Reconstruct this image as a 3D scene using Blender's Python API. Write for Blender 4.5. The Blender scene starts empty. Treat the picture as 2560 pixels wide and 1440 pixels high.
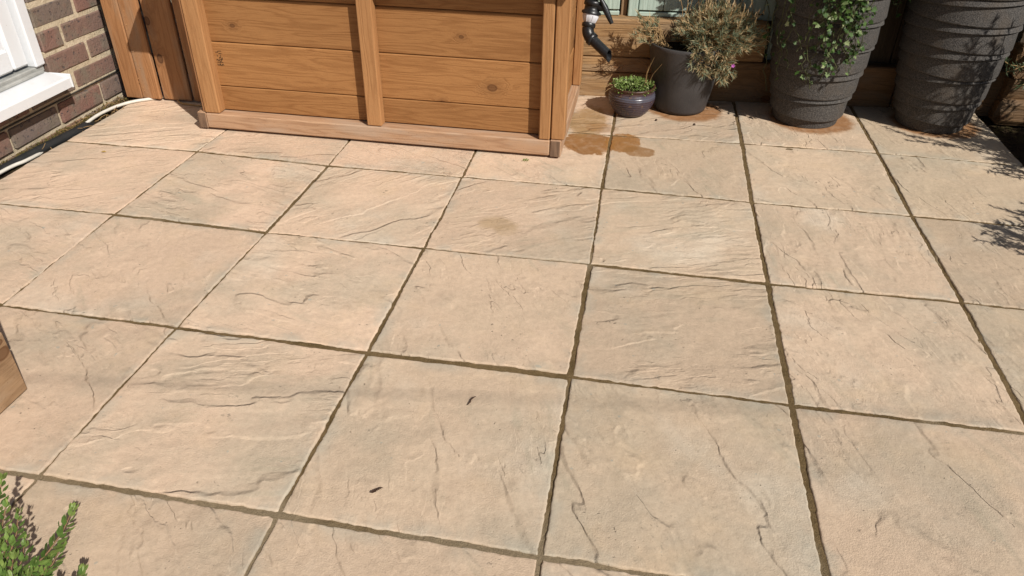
import bpy, math, random
import numpy as np
from mathutils import Vector, Matrix

# ------------------------------------------------------------------ scene, camera, light
SC = bpy.context.scene
COL = SC.collection
U = 0.75                      # design units (slab pitch 0.6) to metres (slab pitch 0.45)
R = math.radians
rng = random.Random(7)
nrng = np.random.default_rng(11)

cam = bpy.data.cameras.new('camera')
camo = bpy.data.objects.new('camera', cam)
COL.objects.link(camo)
F, PITCH, ROLL, H, YAW = 1871.8, 0.5914, 0.0146, 1.374, -0.1679
def camera_axes():
    c, s = math.cos(PITCH), math.sin(PITCH)
    f = np.array([0, c, -s]); u = np.array([0, s, c]); r = np.array([1.0, 0, 0])
    r2 = r*math.cos(ROLL)+u*math.sin(ROLL); u2 = -r*math.sin(ROLL)+u*math.cos(ROLL)
    a, b = math.cos(-YAW), math.sin(-YAW)
    Z = np.array([[a, -b, 0], [b, a, 0], [0, 0, 1]])
    return Z@r2, Z@u2, Z@f
cr_, cu_, cf_ = camera_axes()
camo.matrix_world = Matrix(((cr_[0], cu_[0], -cf_[0], 0), (cr_[1], cu_[1], -cf_[1], 0),
                            (cr_[2], cu_[2], -cf_[2], H*U), (0, 0, 0, 1)))
cam.sensor_width = 36
cam.lens = F/2560*36
cam.clip_start = 0.02
cam.clip_end = 500
SC.camera = camo

SUN_AZ, SUN_EL = R(41), R(42)            # azimuth measured from +X towards -Y
SDIR = Vector((math.cos(SUN_AZ)*math.cos(SUN_EL), -math.sin(SUN_AZ)*math.cos(SUN_EL), math.sin(SUN_EL)))
W = bpy.data.worlds.new("World"); SC.world = W; W.use_nodes = True
wn = W.node_tree
sky = wn.nodes.new('ShaderNodeTexSky'); sky.sky_type = 'NISHITA'; sky.sun_disc = False
sky.sun_elevation = SUN_EL
sky.sun_rotation = math.atan2(SDIR.x, SDIR.y)
bg = wn.nodes['Background']; bg.inputs['Strength'].default_value = 0.05
wn.links.new(sky.outputs[0], bg.inputs['Color'])
sl = bpy.data.lights.new('sun', 'SUN'); sl.energy = 5.0; sl.angle = R(0.53); sl.color = (1, 0.958, 0.885)
so = bpy.data.objects.new('sun', sl); COL.objects.link(so)
so.rotation_euler = SDIR.to_track_quat('Z', 'Y').to_euler()
so.location = (3, -3, 4)
SC.view_settings.view_transform = 'Standard'
SC.view_settings.look = 'None'
SC.view_settings.exposure = 0.06
SC.view_settings.gamma = 1
SC.cycles.max_bounces = 6

# ------------------------------------------------------------------ helpers
ORG = {}
def nz(a): return np.asarray(a, float)

class MB:
    """collects geometry in design units"""
    def __init__(s): s.V=[]; s.F=[]; s.G=[]; s.N=[]; s.M=[]; s.S=[]
    def add(s, V, F, G=None, rnd=0.5, m=0, smooth=False):
        b = len(s.V)
        s.V += [tuple(v) for v in V]
        s.G += [tuple(g) for g in (V if G is None else G)]
        if hasattr(rnd, '__len__'): s.N += list(rnd)
        else: s.N += [rnd]*len(V)
        for f in F:
            s.F.append(tuple(i+b for i in f)); s.M.append(m); s.S.append(smooth)
    def box(s, lo, hi, axis=0, ch=.003, m=0, rnd=None, rot=None, piv=None, jit=0):
        lo, hi = nz(lo), nz(hi); c=(lo+hi)/2; h=(hi-lo)/2
        ch = min(ch, h.min()*.45)
        V=[]; idx={}
        for sx in (-1,1):
            for sy in (-1,1):
                for sz in (-1,1):
                    sg=nz((sx,sy,sz))
                    for k in range(3):
                        d=h-ch; d[k]=h[k]
                        idx[(sx,sy,sz,k)]=len(V); V.append(sg*d)
        Fs=[]
        def q(*ks): Fs.append([idx[k] for k in ks])
        for k in range(3):
            a,b=[(1,2),(2,0),(0,1)][k]
            for sg in (-1,1):
                loop=[]
                for (sa,sb) in ((-1,-1),(1,-1),(1,1),(-1,1)):
                    t=[0,0,0]; t[k]=sg; t[a]=sa; t[b]=sb
                    loop.append((*t,k))
                if sg<0: loop.reverse()
                q(*loop)
        for k in range(3):
            a,b=[(1,2),(2,0),(0,1)][k]
            for sa in (-1,1):
                for sb in (-1,1):
                    t0=[0,0,0]; t0[k]=-1; t0[a]=sa; t0[b]=sb
                    t1=list(t0); t1[k]=1
                    loop=[(*t0,a),(*t1,a),(*t1,b),(*t0,b)]
                    if sa*sb>0: loop.reverse()
                    q(*loop)
        for sx in (-1,1):
            for sy in (-1,1):
                for sz in (-1,1):
                    l=[(sx,sy,sz,0),(sx,sy,sz,1),(sx,sy,sz,2)]
                    if sx*sy*sz<0: l.reverse()
                    q(*l)
        V=np.array(V)
        o=[(0,1,2),(1,0,2),(2,1,0)][axis]
        off=nz([rng.uniform(-20,20) for _ in range(3)])
        G=V[:,o]+off
        if jit:
            V=V+nrng.uniform(-jit,jit,V.shape)
        if rot is not None:
            V=V@np.array(rot.to_3x3()).T
        V=V+c
        s.add(V,Fs,G,rng.random() if rnd is None else rnd,m)
    def lathe(s, prof, c, n=48, m=0, rnd=.5, smooth=True, capb=False, fn=None, mfn=None):
        V=[];G=[];Fs=[]
        k=len(prof)
        for i in range(n):
            t=2*math.pi*i/n
            for j,(r,z) in enumerate(prof):
                rr,zz=(r,z) if fn is None else fn(r,z,t,j)
                V.append((c[0]+rr*math.cos(t), c[1]+rr*math.sin(t), c[2]+zz))
                G.append((c[0]*7+rr*math.cos(t), c[1]*7+rr*math.sin(t), zz))
        for i in range(n):
            i2=(i+1)%n
            for j in range(k-1):
                Fs.append((i*k+j,i2*k+j,i2*k+j+1,i*k+j+1))
        if capb:
            Fs.append(tuple(i*k for i in range(n))[::-1])
        s.add(V,Fs,G,rnd,m,smooth)
    def tube(s, pts, rad, n=10, m=0, rnd=.5, caps=True, smooth=True):
        P=[Vector(p) for p in pts]
        if not hasattr(rad,'__len__'): rad=[rad]*len(P)
        V=[];G=[];Fs=[]
        up=Vector((0,0,1)); L=0
        prevx=None
        for i,p in enumerate(P):
            t=(P[min(i+1,len(P)-1)]-P[max(i-1,0)])
            if t.length<1e-9: t=Vector((0,0,1))
            t.normalize()
            if prevx is None:
                x=t.cross(up) if abs(t.z)<.95 else t.cross(Vector((0,1,0)))
            else: x=prevx-t*prevx.dot(t)
            x.normalize(); y=t.cross(x); prevx=x
            if i: L+=(p-P[i-1]).length
            for k in range(n):
                a=2*math.pi*k/n
                q=p+(x*math.cos(a)+y*math.sin(a))*rad[i]
                V.append(q); G.append((L+pts[0][0]*3,k/n*rad[i]*6.28,pts[0][1]))
        for i in range(len(P)-1):
            for k in range(n):
                k2=(k+1)%n
                Fs.append((i*n+k,i*n+k2,(i+1)*n+k2,(i+1)*n+k))
        s.add(V,Fs,G,rnd,m,smooth)
        if caps:
            s.add([V[k] for k in range(n)],[tuple(range(n))[::-1]],None,rnd,m)
            b=(len(P)-1)*n
            s.add([V[b+k] for k in range(n)],[tuple(range(n))],None,rnd,m)
    def leaf(s, p, d, nrm, l, w, m=0, rnd=None, curl=.15, lobes=0):
        p=Vector(p); d=Vector(d).normalized(); nrm=Vector(nrm)
        sd=d.cross(nrm)
        if sd.length<1e-4: sd=d.cross(Vector((.3,.5,.8)))
        sd.normalize(); n=sd.cross(d)
        rnd=rng.random() if rnd is None else rnd
        if lobes==0:
            V=[p, p+d*l*.35+sd*w*.5+n*curl*l*.1, p+d*l*.72+sd*w*.36, p+d*l-n*curl*l,
               p+d*l*.72-sd*w*.36, p+d*l*.35-sd*w*.5+n*curl*l*.1, p+d*l*.45-n*curl*l*.1]
            Fs=[(0,1,6),(1,2,6),(2,3,6),(3,4,6),(4,5,6),(5,0,6)]
        else:
            prof=[(0,.0),(.05,.25),(.0,.5),(.32,.3),(.45,.52),(.6,.26),(1,0)]
            V=[p+d*l*.3-n*curl*l*.2]
            for a,b in prof: V.append(p+d*l*a+sd*w*b+n*curl*b*l*.3)
            for a,b in reversed(prof[1:-1]): V.append(p+d*l*a-sd*w*b+n*curl*b*l*.3)
            k=len(V)-1
            Fs=[(0,1+i,1+(i+1)%k) for i in range(k)]
        s.add(V,Fs,None,rnd,m,False)
    def blade(s, p, d, l, w, m=0, rnd=None, droop=.3):
        p=Vector(p); d=Vector(d).normalized()
        sd=d.cross(Vector((rng.uniform(-1,1),rng.uniform(-1,1),rng.uniform(-1,1))))
        sd.normalize()
        g=Vector((0,0,-1))
        q=p+d*l*.5+g*l*droop*.12; e=p+d*l+g*l*droop*.5
        V=[p-sd*w*.4,p+sd*w*.4,q+sd*w*.5,q-sd*w*.5,e]
        s.add(V,[(0,1,2,3),(3,2,4)],None,rng.random() if rnd is None else rnd,m)
    def build(s, name, mats, parent=None, org=(0,0,0)):
        if parent is not None: org=ORG[parent.name]
        me=bpy.data.meshes.new(name)
        V=(np.array(s.V)-nz(org))*U
        me.from_pydata([tuple(v) for v in V],[],s.F)
        if not isinstance(mats,(list,tuple)): mats=[mats]
        for mt in mats: me.materials.append(mt)
        me.polygons.foreach_set('material_index', s.M)
        me.polygons.foreach_set('use_smooth', s.S)
        a=me.attributes.new('g','FLOAT_VECTOR','POINT'); a.data.foreach_set('vector', np.array(s.G,dtype=np.float32).ravel())
        a=me.attributes.new('rnd','FLOAT','POINT'); a.data.foreach_set('value', np.array(s.N,dtype=np.float32))
        me.update()
        return link(name,me,parent,org)

def link(name, me, parent, org):
    o=bpy.data.objects.new(name,me); COL.objects.link(o)
    if parent is not None: o.parent=parent
    else: o.location=tuple(nz(org)*U)
    ORG[o.name]=tuple(org)
    return o

def npmesh(name, V, F, mats, attrs, mi=None, smooth=True):
    me=bpy.data.meshes.new(name)
    V=np.asarray(V)*U; F=np.asarray(F,dtype=np.int32)
    me.vertices.add(len(V)); me.vertices.foreach_set('co',V.astype(np.float32).ravel())
    me.loops.add(F.size); me.loops.foreach_set('vertex_index',F.ravel())
    me.polygons.add(len(F)); me.polygons.foreach_set('loop_start',np.arange(0,F.size,4,dtype=np.int32))
    me.polygons.foreach_set('loop_total',np.full(len(F),4,dtype=np.int32))
    for mt in mats: me.materials.append(mt)
    me.polygons.foreach_set('use_smooth',np.full(len(F),smooth))
    for k,a in attrs.items():
        a=np.asarray(a,dtype=np.float32)
        if a.ndim==2:
            t=me.attributes.new(k,'FLOAT_VECTOR','POINT'); t.data.foreach_set('vector',a.ravel())
        else:
            t=me.attributes.new(k,'FLOAT','POINT'); t.data.foreach_set('value',a)
    me.update(calc_edges=True); me.validate()
    return link(name,me,None,(0,0,0))

def tag(o, label=None, cat=None, group=None, kind=None):
    if label: o['label']=label
    if cat: o['category']=cat
    if group: o['group']=group
    if kind: o['kind']=kind
    return o
def empty(name, org, label, cat, group=None):
    o=bpy.data.objects.new(name,None); COL.objects.link(o); o.location=tuple(nz(org)*U)
    o.empty_display_size=.05
    ORG[o.name]=tuple(org)
    return tag(o,label,cat,group)

# ------------------------------------------------------------------ shader helpers
class NT:
    def __init__(s, name):
        s.m=bpy.data.materials.new(name); s.m.use_nodes=True
        s.t=s.m.node_tree; s.b=s.t.nodes['Principled BSDF']
    def put(s, sock, v):
        if v is None: return
        if isinstance(v, bpy.types.NodeSocket): s.t.links.new(v,sock)
        elif isinstance(v,(tuple,list)):
            v=tuple(v)
            if len(v)==3 and sock.type=='RGBA': v=v+(1,)
            sock.default_value=v
        else: sock.default_value=v
    def attr(s,name,vec=True):
        n=s.t.nodes.new('ShaderNodeAttribute'); n.attribute_name=name
        return n.outputs['Vector'] if vec else n.outputs['Fac']
    def math(s,op,a,b=None,c=None,clamp=False):
        n=s.t.nodes.new('ShaderNodeMath'); n.operation=op; n.use_clamp=clamp
        s.put(n.inputs[0],a); s.put(n.inputs[1],b); s.put(n.inputs[2],c); return n.outputs[0]
    def vmath(s,op,a,b=None):
        n=s.t.nodes.new('ShaderNodeVectorMath'); n.operation=op
        s.put(n.inputs[0],a); s.put(n.inputs[1],b)
        return n.outputs['Value'] if op in('LENGTH','DISTANCE','DOT_PRODUCT') else n.outputs['Vector']
    def sep(s,v):
        n=s.t.nodes.new('ShaderNodeSeparateXYZ'); s.put(n.inputs[0],v); return n.outputs
    def comb(s,x,y,z):
        n=s.t.nodes.new('ShaderNodeCombineXYZ')
        for i,k in enumerate((x,y,z)): s.put(n.inputs[i],k)
        return n.outputs[0]
    def noise(s,v,scale=1,detail=2,rough=.5,dist=0,col=False):
        n=s.t.nodes.new('ShaderNodeTexNoise'); s.put(n.inputs['Vector'],v)
        n.inputs['Scale'].default_value=scale; n.inputs['Detail'].default_value=detail
        n.inputs['Roughness'].default_value=rough; n.inputs['Distortion'].default_value=dist
        return n.outputs['Color' if col else 'Fac']
    def voro(s,v,scale=1,feature='F1',rand=1):
        n=s.t.nodes.new('ShaderNodeTexVoronoi'); n.feature=feature; s.put(n.inputs['Vector'],v)
        n.inputs['Scale'].default_value=scale; n.inputs['Randomness'].default_value=rand
        return n.outputs
    def ramp(s,v,a,b,lo=0,hi=1,smooth=True):
        n=s.t.nodes.new('ShaderNodeMapRange'); n.interpolation_type='SMOOTHSTEP' if smooth else 'LINEAR'
        s.put(n.inputs[0],v); 
        for i,k in enumerate((a,b,lo,hi)): s.put(n.inputs[i+1],k)
        return n.outputs[0]
    def mix(s,f,a,b,mode='MIX'):
        n=s.t.nodes.new('ShaderNodeMix'); n.data_type='RGBA'; n.blend_type=mode
        s.put(n.inputs[0],f); s.put(n.inputs[6],a); s.put(n.inputs[7],b); return n.outputs[2]
    def cramp(s,v,stops):
        n=s.t.nodes.new('ShaderNodeValToRGB'); s.put(n.inputs[0],v)
        e=n.color_ramp.elements
        while len(e)<len(stops): e.new(.5)
        for k,(p,c) in zip(e,stops): k.position=p; k.color=tuple(c)+(1,)
        return n.outputs[0]
    def bump(s,h,dist=.002,strength=1,nrm=None):
        n=s.t.nodes.new('ShaderNodeBump'); s.put(n.inputs['Height'],h)
        n.inputs['Distance'].default_value=dist; n.inputs['Strength'].default_value=strength
        if nrm is not None: s.put(n.inputs['Normal'],nrm)
        return n.outputs[0]
    def out(s,col=None,rough=.8,nrm=None,spec=.3,**kw):
        s.put(s.b.inputs['Base Color'],col); s.put(s.b.inputs['Roughness'],rough)
        s.put(s.b.inputs['Specular IOR Level'],spec)
        if nrm is not None: s.put(s.b.inputs['Normal'],nrm)
        for k,v in kw.items(): s.put(s.b.inputs[k.replace('_',' ')],v)
        return s.m

def wood(name, light, dark, knot=(.09,.035,.012), grey=None, knotden=.5, ringc=.75, fib=.5, rough=.7, tint=.35, bumpd=.0015):
    n=NT(name)
    g=n.attr('g'); rnd=n.attr('rnd',False)
    x,y,z=n.sep(g)
    kv=n.comb(n.math('MULTIPLY',x,4.6),n.math('MULTIPLY',n.math('ADD',y,z),6.6),n.math('MULTIPLY',z,1.2))
    vo=n.voro(kv); vo['Distance'].node.voronoi_dimensions='2D'
    vc=n.sep(vo['Color']); d=n.math('DIVIDE',vo['Distance'],n.math('MULTIPLY_ADD',vc[1],.8,.45)); gate=n.math('GREATER_THAN',n.sep(vo['Color'])[0],1-knotden)
    km=n.math('MULTIPLY',n.ramp(d,.11,.075),gate)
    halo=n.math('MULTIPLY',n.ramp(d,.42,.05),gate)
    wig=n.noise(n.comb(n.math('MULTIPLY',x,2.3),n.math('MULTIPLY',y,4),z),1,2)
    y2=n.math('ADD',y,n.math('ADD',n.math('MULTIPLY',halo,.035),n.math('MULTIPLY',wig,.05)))
    z2=n.math('ADD',z,n.math('MULTIPLY',halo,.02))
    rv=n.comb(n.math('MULTIPLY',x,1.0),n.math('MULTIPLY',y2,15),n.math('MULTIPLY',z2,15))
    rn=n.noise(rv,1,2,.5)
    rings=n.math('SINE',n.math('MULTIPLY',rn,62))
    rings=n.math('MULTIPLY_ADD',rings,.5,.5)
    rings=n.math('POWER',rings,3.0)
    fv=n.comb(n.math('MULTIPLY',x,9),n.math('MULTIPLY',y2,260),n.math('MULTIPLY',z,260))
    fiber=n.noise(fv,1,2,.6)
    big=n.noise(n.comb(n.math('MULTIPLY',x,1.2),n.math('MULTIPLY',y,6),n.math('MULTIPLY',z,6)),1,3)
    f=n.math('ADD',n.math('MULTIPLY',rings,ringc*.55),n.math('MULTIPLY',n.math('SUBTRACT',big,.4),.9),clamp=True)
    c=n.mix(f,light,dark)
    c=n.mix(n.math('MULTIPLY',n.ramp(fiber,.45,.75),fib),c,dark)
    if grey is not None:
        gm=n.ramp(n.noise(n.comb(n.math('MULTIPLY',x,3),n.math('MULTIPLY',y,16),n.math('MULTIPLY',z,16)),1,3,.6),.45,.7)
        c=n.mix(n.math('MULTIPLY',gm,.75),c,grey)
    ring2=n.ramp(d,.05,.1)
    kc=n.mix(ring2,n.mix(.35,knot,light),knot)
    c=n.mix(km,c,kc)
    c=n.mix(n.math('MULTIPLY',halo,.25),c,knot)
    speck=n.ramp(n.noise(g,160,1),.70,.76)
    c=n.mix(n.math('MULTIPLY',speck,.35),c,knot)
    tv=n.math('MULTIPLY_ADD',rnd,tint,1-tint*.5)
    c=n.mix(1,c,n.comb(tv,tv,tv),'MULTIPLY')
    h=n.math('ADD',n.math('MULTIPLY',fiber,.5),n.math('MULTIPLY',rings,-.25))
    h=n.math('ADD',h,n.math('MULTIPLY',n.noise(g,45,3,.6),.35))
    return n.out(c,rough,n.bump(h,bumpd,.9),.25)

def plain(name,col,rough=.6,var=.15,scale=30,bump=0,spec=.4,bscale=None):
    n=NT(name); g=n.attr('g')
    v=n.noise(g,scale,4,.6)
    k=n.ramp(v,.25,.75,1-var,1+var,False)
    c=n.mix(1,col,n.comb(k,k,k),'MULTIPLY')
    nr=n.bump(n.noise(g,bscale or scale*3,3,.6),bump) if bump else None
    return n.out(c,rough,nr,spec)

def leafmat(name, stops, rough=.5, trans=.25):
    n=NT(name); rnd=n.attr('rnd',False); g=n.attr('g')
    c=n.cramp(rnd,stops)
    v=n.ramp(n.noise(g,70,2),.3,.7,.75,1.2)
    c=n.mix(1,c,n.comb(v,v,v),'MULTIPLY')
    n.out(c,rough,None,.35)
    t=n.t
    tr=t.nodes.new('ShaderNodeBsdfTranslucent'); t.links.new(c,tr.inputs['Color'])
    ms=t.nodes.new('ShaderNodeMixShader'); ms.inputs[0].default_value=trans
    t.links.new(n.b.outputs[0],ms.inputs[1]); t.links.new(tr.outputs[0],ms.inputs[2])
    t.links.new(ms.outputs[0],t.nodes['Material Output'].inputs[0])
    return n.m

# ------------------------------------------------------------------ materials
def paving_material():
    n=NT('riven_paving')
    q=n.attr('q'); p=n.attr('g'); rnd=n.attr('rnd',False)
    qs=n.sep(q)
    an=n.comb(n.math('MULTIPLY',qs[0],.9),n.math('MULTIPLY',qs[1],3.0),qs[2])
    # cleft layers: contour-like steps
    wv=n.noise(q,9,3,.6,col=True)
    an2=n.vmath('ADD',an,n.vmath('SCALE',n.vmath('SUBTRACT',wv,(.5,.5,.5)),None))
    sc=an2.node; sc.inputs[1].links[0].from_node.inputs['Scale'].default_value=.10
    base=n.noise(an2,1.5,3,.5)
    softn=n.ramp(n.noise(n.vmath('ADD',q,(6,3,5)),6,3,.6),.35,.65,.7,3.0)
    def stair(v,k,soft):
        h=n.math('MULTIPLY',v,k); fl=n.math('FLOOR',h); fr=n.math('FRACT',h)
        sf=n.math('MULTIPLY',softn,soft)
        st=n.ramp(fr,0,sf)
        line=n.math('SUBTRACT',1,n.ramp(fr,n.math('MULTIPLY',sf,.4),n.math('MULTIPLY',sf,1.8)))
        return n.math('DIVIDE',n.math('ADD',fl,st),k), line
    st1,l1=stair(base,6,.10)
    base2=n.noise(n.vmath('ADD',an2,(7.3,1.7,3.1)),2.5,4,.52)
    st2,l2=stair(base2,8,.12)
    msk=n.ramp(n.noise(q,2.6,3,.6),.40,.55)
    msk2=n.ramp(n.noise(n.vmath('ADD',q,(3,9,2)),3.0,3,.6),.47,.6)
    h=n.math('MULTIPLY',base,.22)
    h=n.math('ADD',h,n.math('MULTIPLY',n.math('SUBTRACT',st1,base),n.math('MULTIPLY_ADD',msk,.95,.05)))
    h=n.math('ADD',h,n.math('MULTIPLY',n.math('SUBTRACT',st2,base2),n.math('MULTIPLY_ADD',msk2,.75,.02)))
    h=n.math('ADD',h,n.math('MULTIPLY',n.noise(q,7,3,.6),.10))
    # fine parallel striations and grit
    stri=n.noise(n.comb(n.math('MULTIPLY',qs[0],8),n.math('MULTIPLY',qs[1],70),qs[2]),1,3,.6)
    smask=n.ramp(n.noise(n.vmath('ADD',q,(1,4,6)),4,2),.5,.7)
    h=n.math('ADD',h,n.math('MULTIPLY',n.math('MULTIPLY',stri,smask),.035))
    mid=n.noise(q,28,4,.65)
    h=n.math('ADD',h,n.math('MULTIPLY',mid,.075))
    grit=n.noise(p,240,3,.75)
    gm=n.ramp(n.noise(q,5,2),.35,.6,.35,1)
    h=n.math('ADD',h,n.math('MULTIPLY',n.math('MULTIPLY',grit,gm),.075))
    pit=n.math('MULTIPLY',n.ramp(n.noise(q,95,2,.5),.66,.74),n.ramp(n.noise(q,8,3,.7),.52,.66))
    h=n.math('SUBTRACT',h,n.math('MULTIPLY',pit,.05))
    nr=n.bump(h,.022,1.0)
    # colour
    pink=(.625,.455,.33); buff=(.495,.383,.272); greyb=(.415,.35,.262)
    rx=n.sep(n.attr('tint'))
    c=n.mix(rx[0],pink,buff)
    t1=n.ramp(n.noise(q,2.6,4,.6),.42,.68)
    c=n.mix(n.math('MULTIPLY',t1,.62),c,greyb)
    t2=n.ramp(n.noise(n.vmath('ADD',q,(5,2,8)),5.5,4,.65),.5,.75)
    c=n.mix(n.math('MULTIPLY',t2,.35),c,(.58,.425,.275))
    # pale lime bloom patches, greenish-grey streaks along the cleft
    bl=n.ramp(n.noise(n.vmath('ADD',q,(2,2,2)),2.2,4,.55),.55,.74)
    c=n.mix(n.math('MULTIPLY',bl,.52),c,(.62,.545,.44))
    an3=n.comb(n.math('MULTIPLY',qs[0],2),n.math('MULTIPLY',qs[1],11),qs[2])
    gs=n.math('MULTIPLY',n.ramp(n.noise(an3,1.6,4,.65),.52,.70),n.ramp(n.noise(n.vmath('ADD',q,(8,1,2)),3,3),.45,.65))
    c=n.mix(n.math('MULTIPLY',gs,.34),c,(.30,.275,.20))
    c=n.mix(n.math('MULTIPLY',n.math('MULTIPLY',stri,smask),.28),c,(.30,.26,.18))
    # dirt caught in the ledges and pits
    ln=n.math('ADD',n.math('MULTIPLY',l1,msk),n.math('MULTIPLY',n.math('MULTIPLY',l2,msk2),.7),clamp=True)
    ln=n.math('MULTIPLY',ln,n.ramp(n.noise(q,13,3,.7),.40,.60))
    c=n.mix(n.math('MULTIPLY',ln,.10),c,(.17,.12,.075))
    c=n.mix(n.math('MULTIPLY',pit,.72),c,(.13,.105,.08))
    mo=n.noise(p,52,6,.8); mv=n.ramp(mo,.3,.7,.86,1.12,False)
    c=n.mix(1,c,n.comb(mv,mv,mv),'MULTIPLY')
    fs=n.ramp(n.noise(p,230,3,.7),.60,.72)
    c=n.mix(n.math('MULTIPLY',fs,.55),c,(.26,.19,.12))
    fl=n.ramp(n.noise(n.vmath('ADD',p,(9,9,9)),200,3,.7),.62,.72)
    c=n.mix(n.math('MULTIPLY',fl,.45),c,(.70,.56,.40))
    gf=n.math('MULTIPLY',n.ramp(n.noise(q,44,4,.75),.60,.70),n.ramp(n.noise(n.vmath('ADD',q,(4,6,1)),4.5,3,.6),.50,.66))
    c=n.mix(n.math('MULTIPLY',gf,.6),c,(.17,.145,.115))
    teal=n.math('MULTIPLY',n.ramp(n.noise(q,38,1),.76,.79),.35)
    c=n.mix(teal,c,(.20,.27,.26))
    ed=n.attr('edge',False)
    em=n.math('MULTIPLY',n.ramp(ed,.055,.004),n.ramp(n.noise(q,7,4,.6),.45,.65))
    c=n.mix(n.math('MULTIPLY',em,.42),c,(.36,.35,.29))
    tv=n.math('MULTIPLY_ADD',rnd,.18,.91)
    c=n.mix(1,c,n.comb(tv,tv,tv),'MULTIPLY')
    # stains (brown water marks) at their places
    wp=n.noise(p,13,5,.7,col=True)
    def blob(cx,cy,rx_,ry_,r0,r1,strength,colr,warp=.7):
        nonlocal c
        v=n.vmath('MULTIPLY',n.vmath('SUBTRACT',p,(cx,cy,0)),(1/rx_,1/ry_,0))
        v=n.vmath('ADD',v,n.vmath('MULTIPLY',n.vmath('SUBTRACT',wp,(.5,.5,.5)),(warp,warp,0)))
        d=n.vmath('LENGTH',v)
        mk=n.math('MULTIPLY',n.ramp(d,r1,r0),n.ramp(n.noise(p,22,3,.6),.2,.6,.7,1))
        c=n.mix(n.math('MULTIPLY',mk,strength),c,colr)
    rust=(.26,.105,.026); brown=(.25,.112,.030)
    blob(-.205,3.27,.135,.125,.88,1.0,.95,brown,.95)
    blob(-.045,3.31,.085,.125,.88,1.0,.95,(.28,.128,.034),.9)
    blob(.03,3.22,.075,.065,.85,1.0,.85,(.25,.125,.042),.9)
    blob(-.235,3.55,.115,.24,.6,1.05,.85,(.30,.18,.075),1.2)
    blob(-.16,3.47,.09,.07,.7,1.0,.4,brown,1.0)
    blob(.24,3.81,.205,.185,.80,1.02,.85,rust,.35)
    blob(.86,3.80,.225,.205,.80,1.02,.85,rust,.35)
    blob(1.46,3.86,.225,.20,.82,1.02,.85,rust,.35)
    blob(-.477,2.432,.10,.065,.45,1.0,.5,(.29,.19,.085),1.1)
    blob(-.43,2.39,.06,.05,.5,1.0,.25,(.33,.22,.10),1.1)
    blob(-2.2,3.15,.25,.06,.5,1.1,.3,(.42,.28,.2),1.2)
    return n.out(c,n.ramp(n.noise(p,60,2),.3,.7,.78,.95),nr,.25)

def sand_material():
    n=NT('joint_sand'); p=n.attr('g')
    v=n.noise(p,420,2,.7); b=n.noise(p,14,4,.6)
    c=n.mix(n.ramp(b,.3,.7),(.115,.075,.030),(.20,.135,.065))
    c=n.mix(n.ramp(v,.5,.75),c,(.26,.18,.09))
    pl=n.ramp(n.noise(p,3.0,3,.6),.56,.66)
    py=n.sep(p)[1]
    pl=n.math('MAXIMUM',n.math('MULTIPLY',pl,.8),n.math('MULTIPLY',n.ramp(n.math('ADD',py,n.math('MULTIPLY',n.noise(p,2.2,2),.9)),1.62,1.40),1.4,clamp=True))
    c=n.mix(n.math('MULTIPLY',pl,.6),c,(.34,.27,.18))
    return n.out(c,.95,n.bump(n.math('ADD',v,n.noise(p,90,3,.6)),.004,1),.15)

def soil_material():
    n=NT('soil'); p=n.attr('g')
    v=n.noise(p,60,5,.7)
    c=n.mix(n.ramp(v,.3,.7),(.018,.012,.008),(.07,.045,.026))
    ms=n.ramp(n.noise(p,9,4,.65),.48,.62)
    c=n.mix(n.math('MULTIPLY',ms,.45),c,(.075,.065,.02))
    return n.out(c,.95,n.bump(v,.02,1),.1)

def brick_material():
    n=NT('brick_faces'); g=n.attr('g'); rnd=n.attr('rnd',False)
    c=n.cramp(rnd,[(0,(.18,.122,.097)),(.25,(.205,.112,.088)),(.5,(.16,.128,.106)),(.75,(.215,.112,.085)),(1,(.15,.132,.118))])
    b=n.noise(g,9,4,.65)
    c=n.mix(n.ramp(b,.42,.68),c,(.175,.142,.108))
    c=n.mix(n.math('MULTIPLY',n.ramp(n.noise(g,22,3,.6),.55,.7),.5),c,(.21,.13,.095))
    sp=n.ramp(n.noise(g,55,3,.6),.60,.68)
    c=n.mix(n.math('MULTIPLY',sp,.75),c,(.065,.06,.066))
    wh=n.ramp(n.noise(n.vmath('ADD',g,(3,3,3)),34,3,.7),.66,.74)
    c=n.mix(n.math('MULTIPLY',wh,.35),c,(.32,.26,.2))
    h=n.math('ADD',n.noise(g,120,3,.7),n.math('MULTIPLY',sp,-.6))
    h=n.math('ADD',h,n.math('MULTIPLY',n.noise(g,24,3),1.2))
    return n.out(c,.85,n.bump(h,.003,1),.25)
def mortar_material():
    n=NT('mortar'); g=n.attr('g')
    v=n.noise(g,150,3,.7); b=n.noise(g,10,4,.6)
    c=n.mix(n.ramp(b,.3,.7),(.47,.39,.27),(.58,.49,.36))
    c=n.mix(n.math('MULTIPLY',n.ramp(n.noise(g,28,4,.7),.58,.7),.55),c,(.2,.15,.09))
    return n.out(c,.95,n.bump(n.math('ADD',v,n.noise(g,40,3)),.004,1),.15)
def upvc_material():
    n=NT('white_upvc'); g=n.attr('g')
    d=n.ramp(n.noise(g,14,4,.65),.55,.78)
    c=n.mix(n.math('MULTIPLY',d,.22),(.66,.67,.685),(.52,.46,.37))
    sp=n.ramp(n.noise(g,75,2),.72,.76)
    c=n.mix(n.math('MULTIPLY',sp,.5),c,(.3,.26,.2))
    return n.out(c,.32,None,.5)
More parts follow.
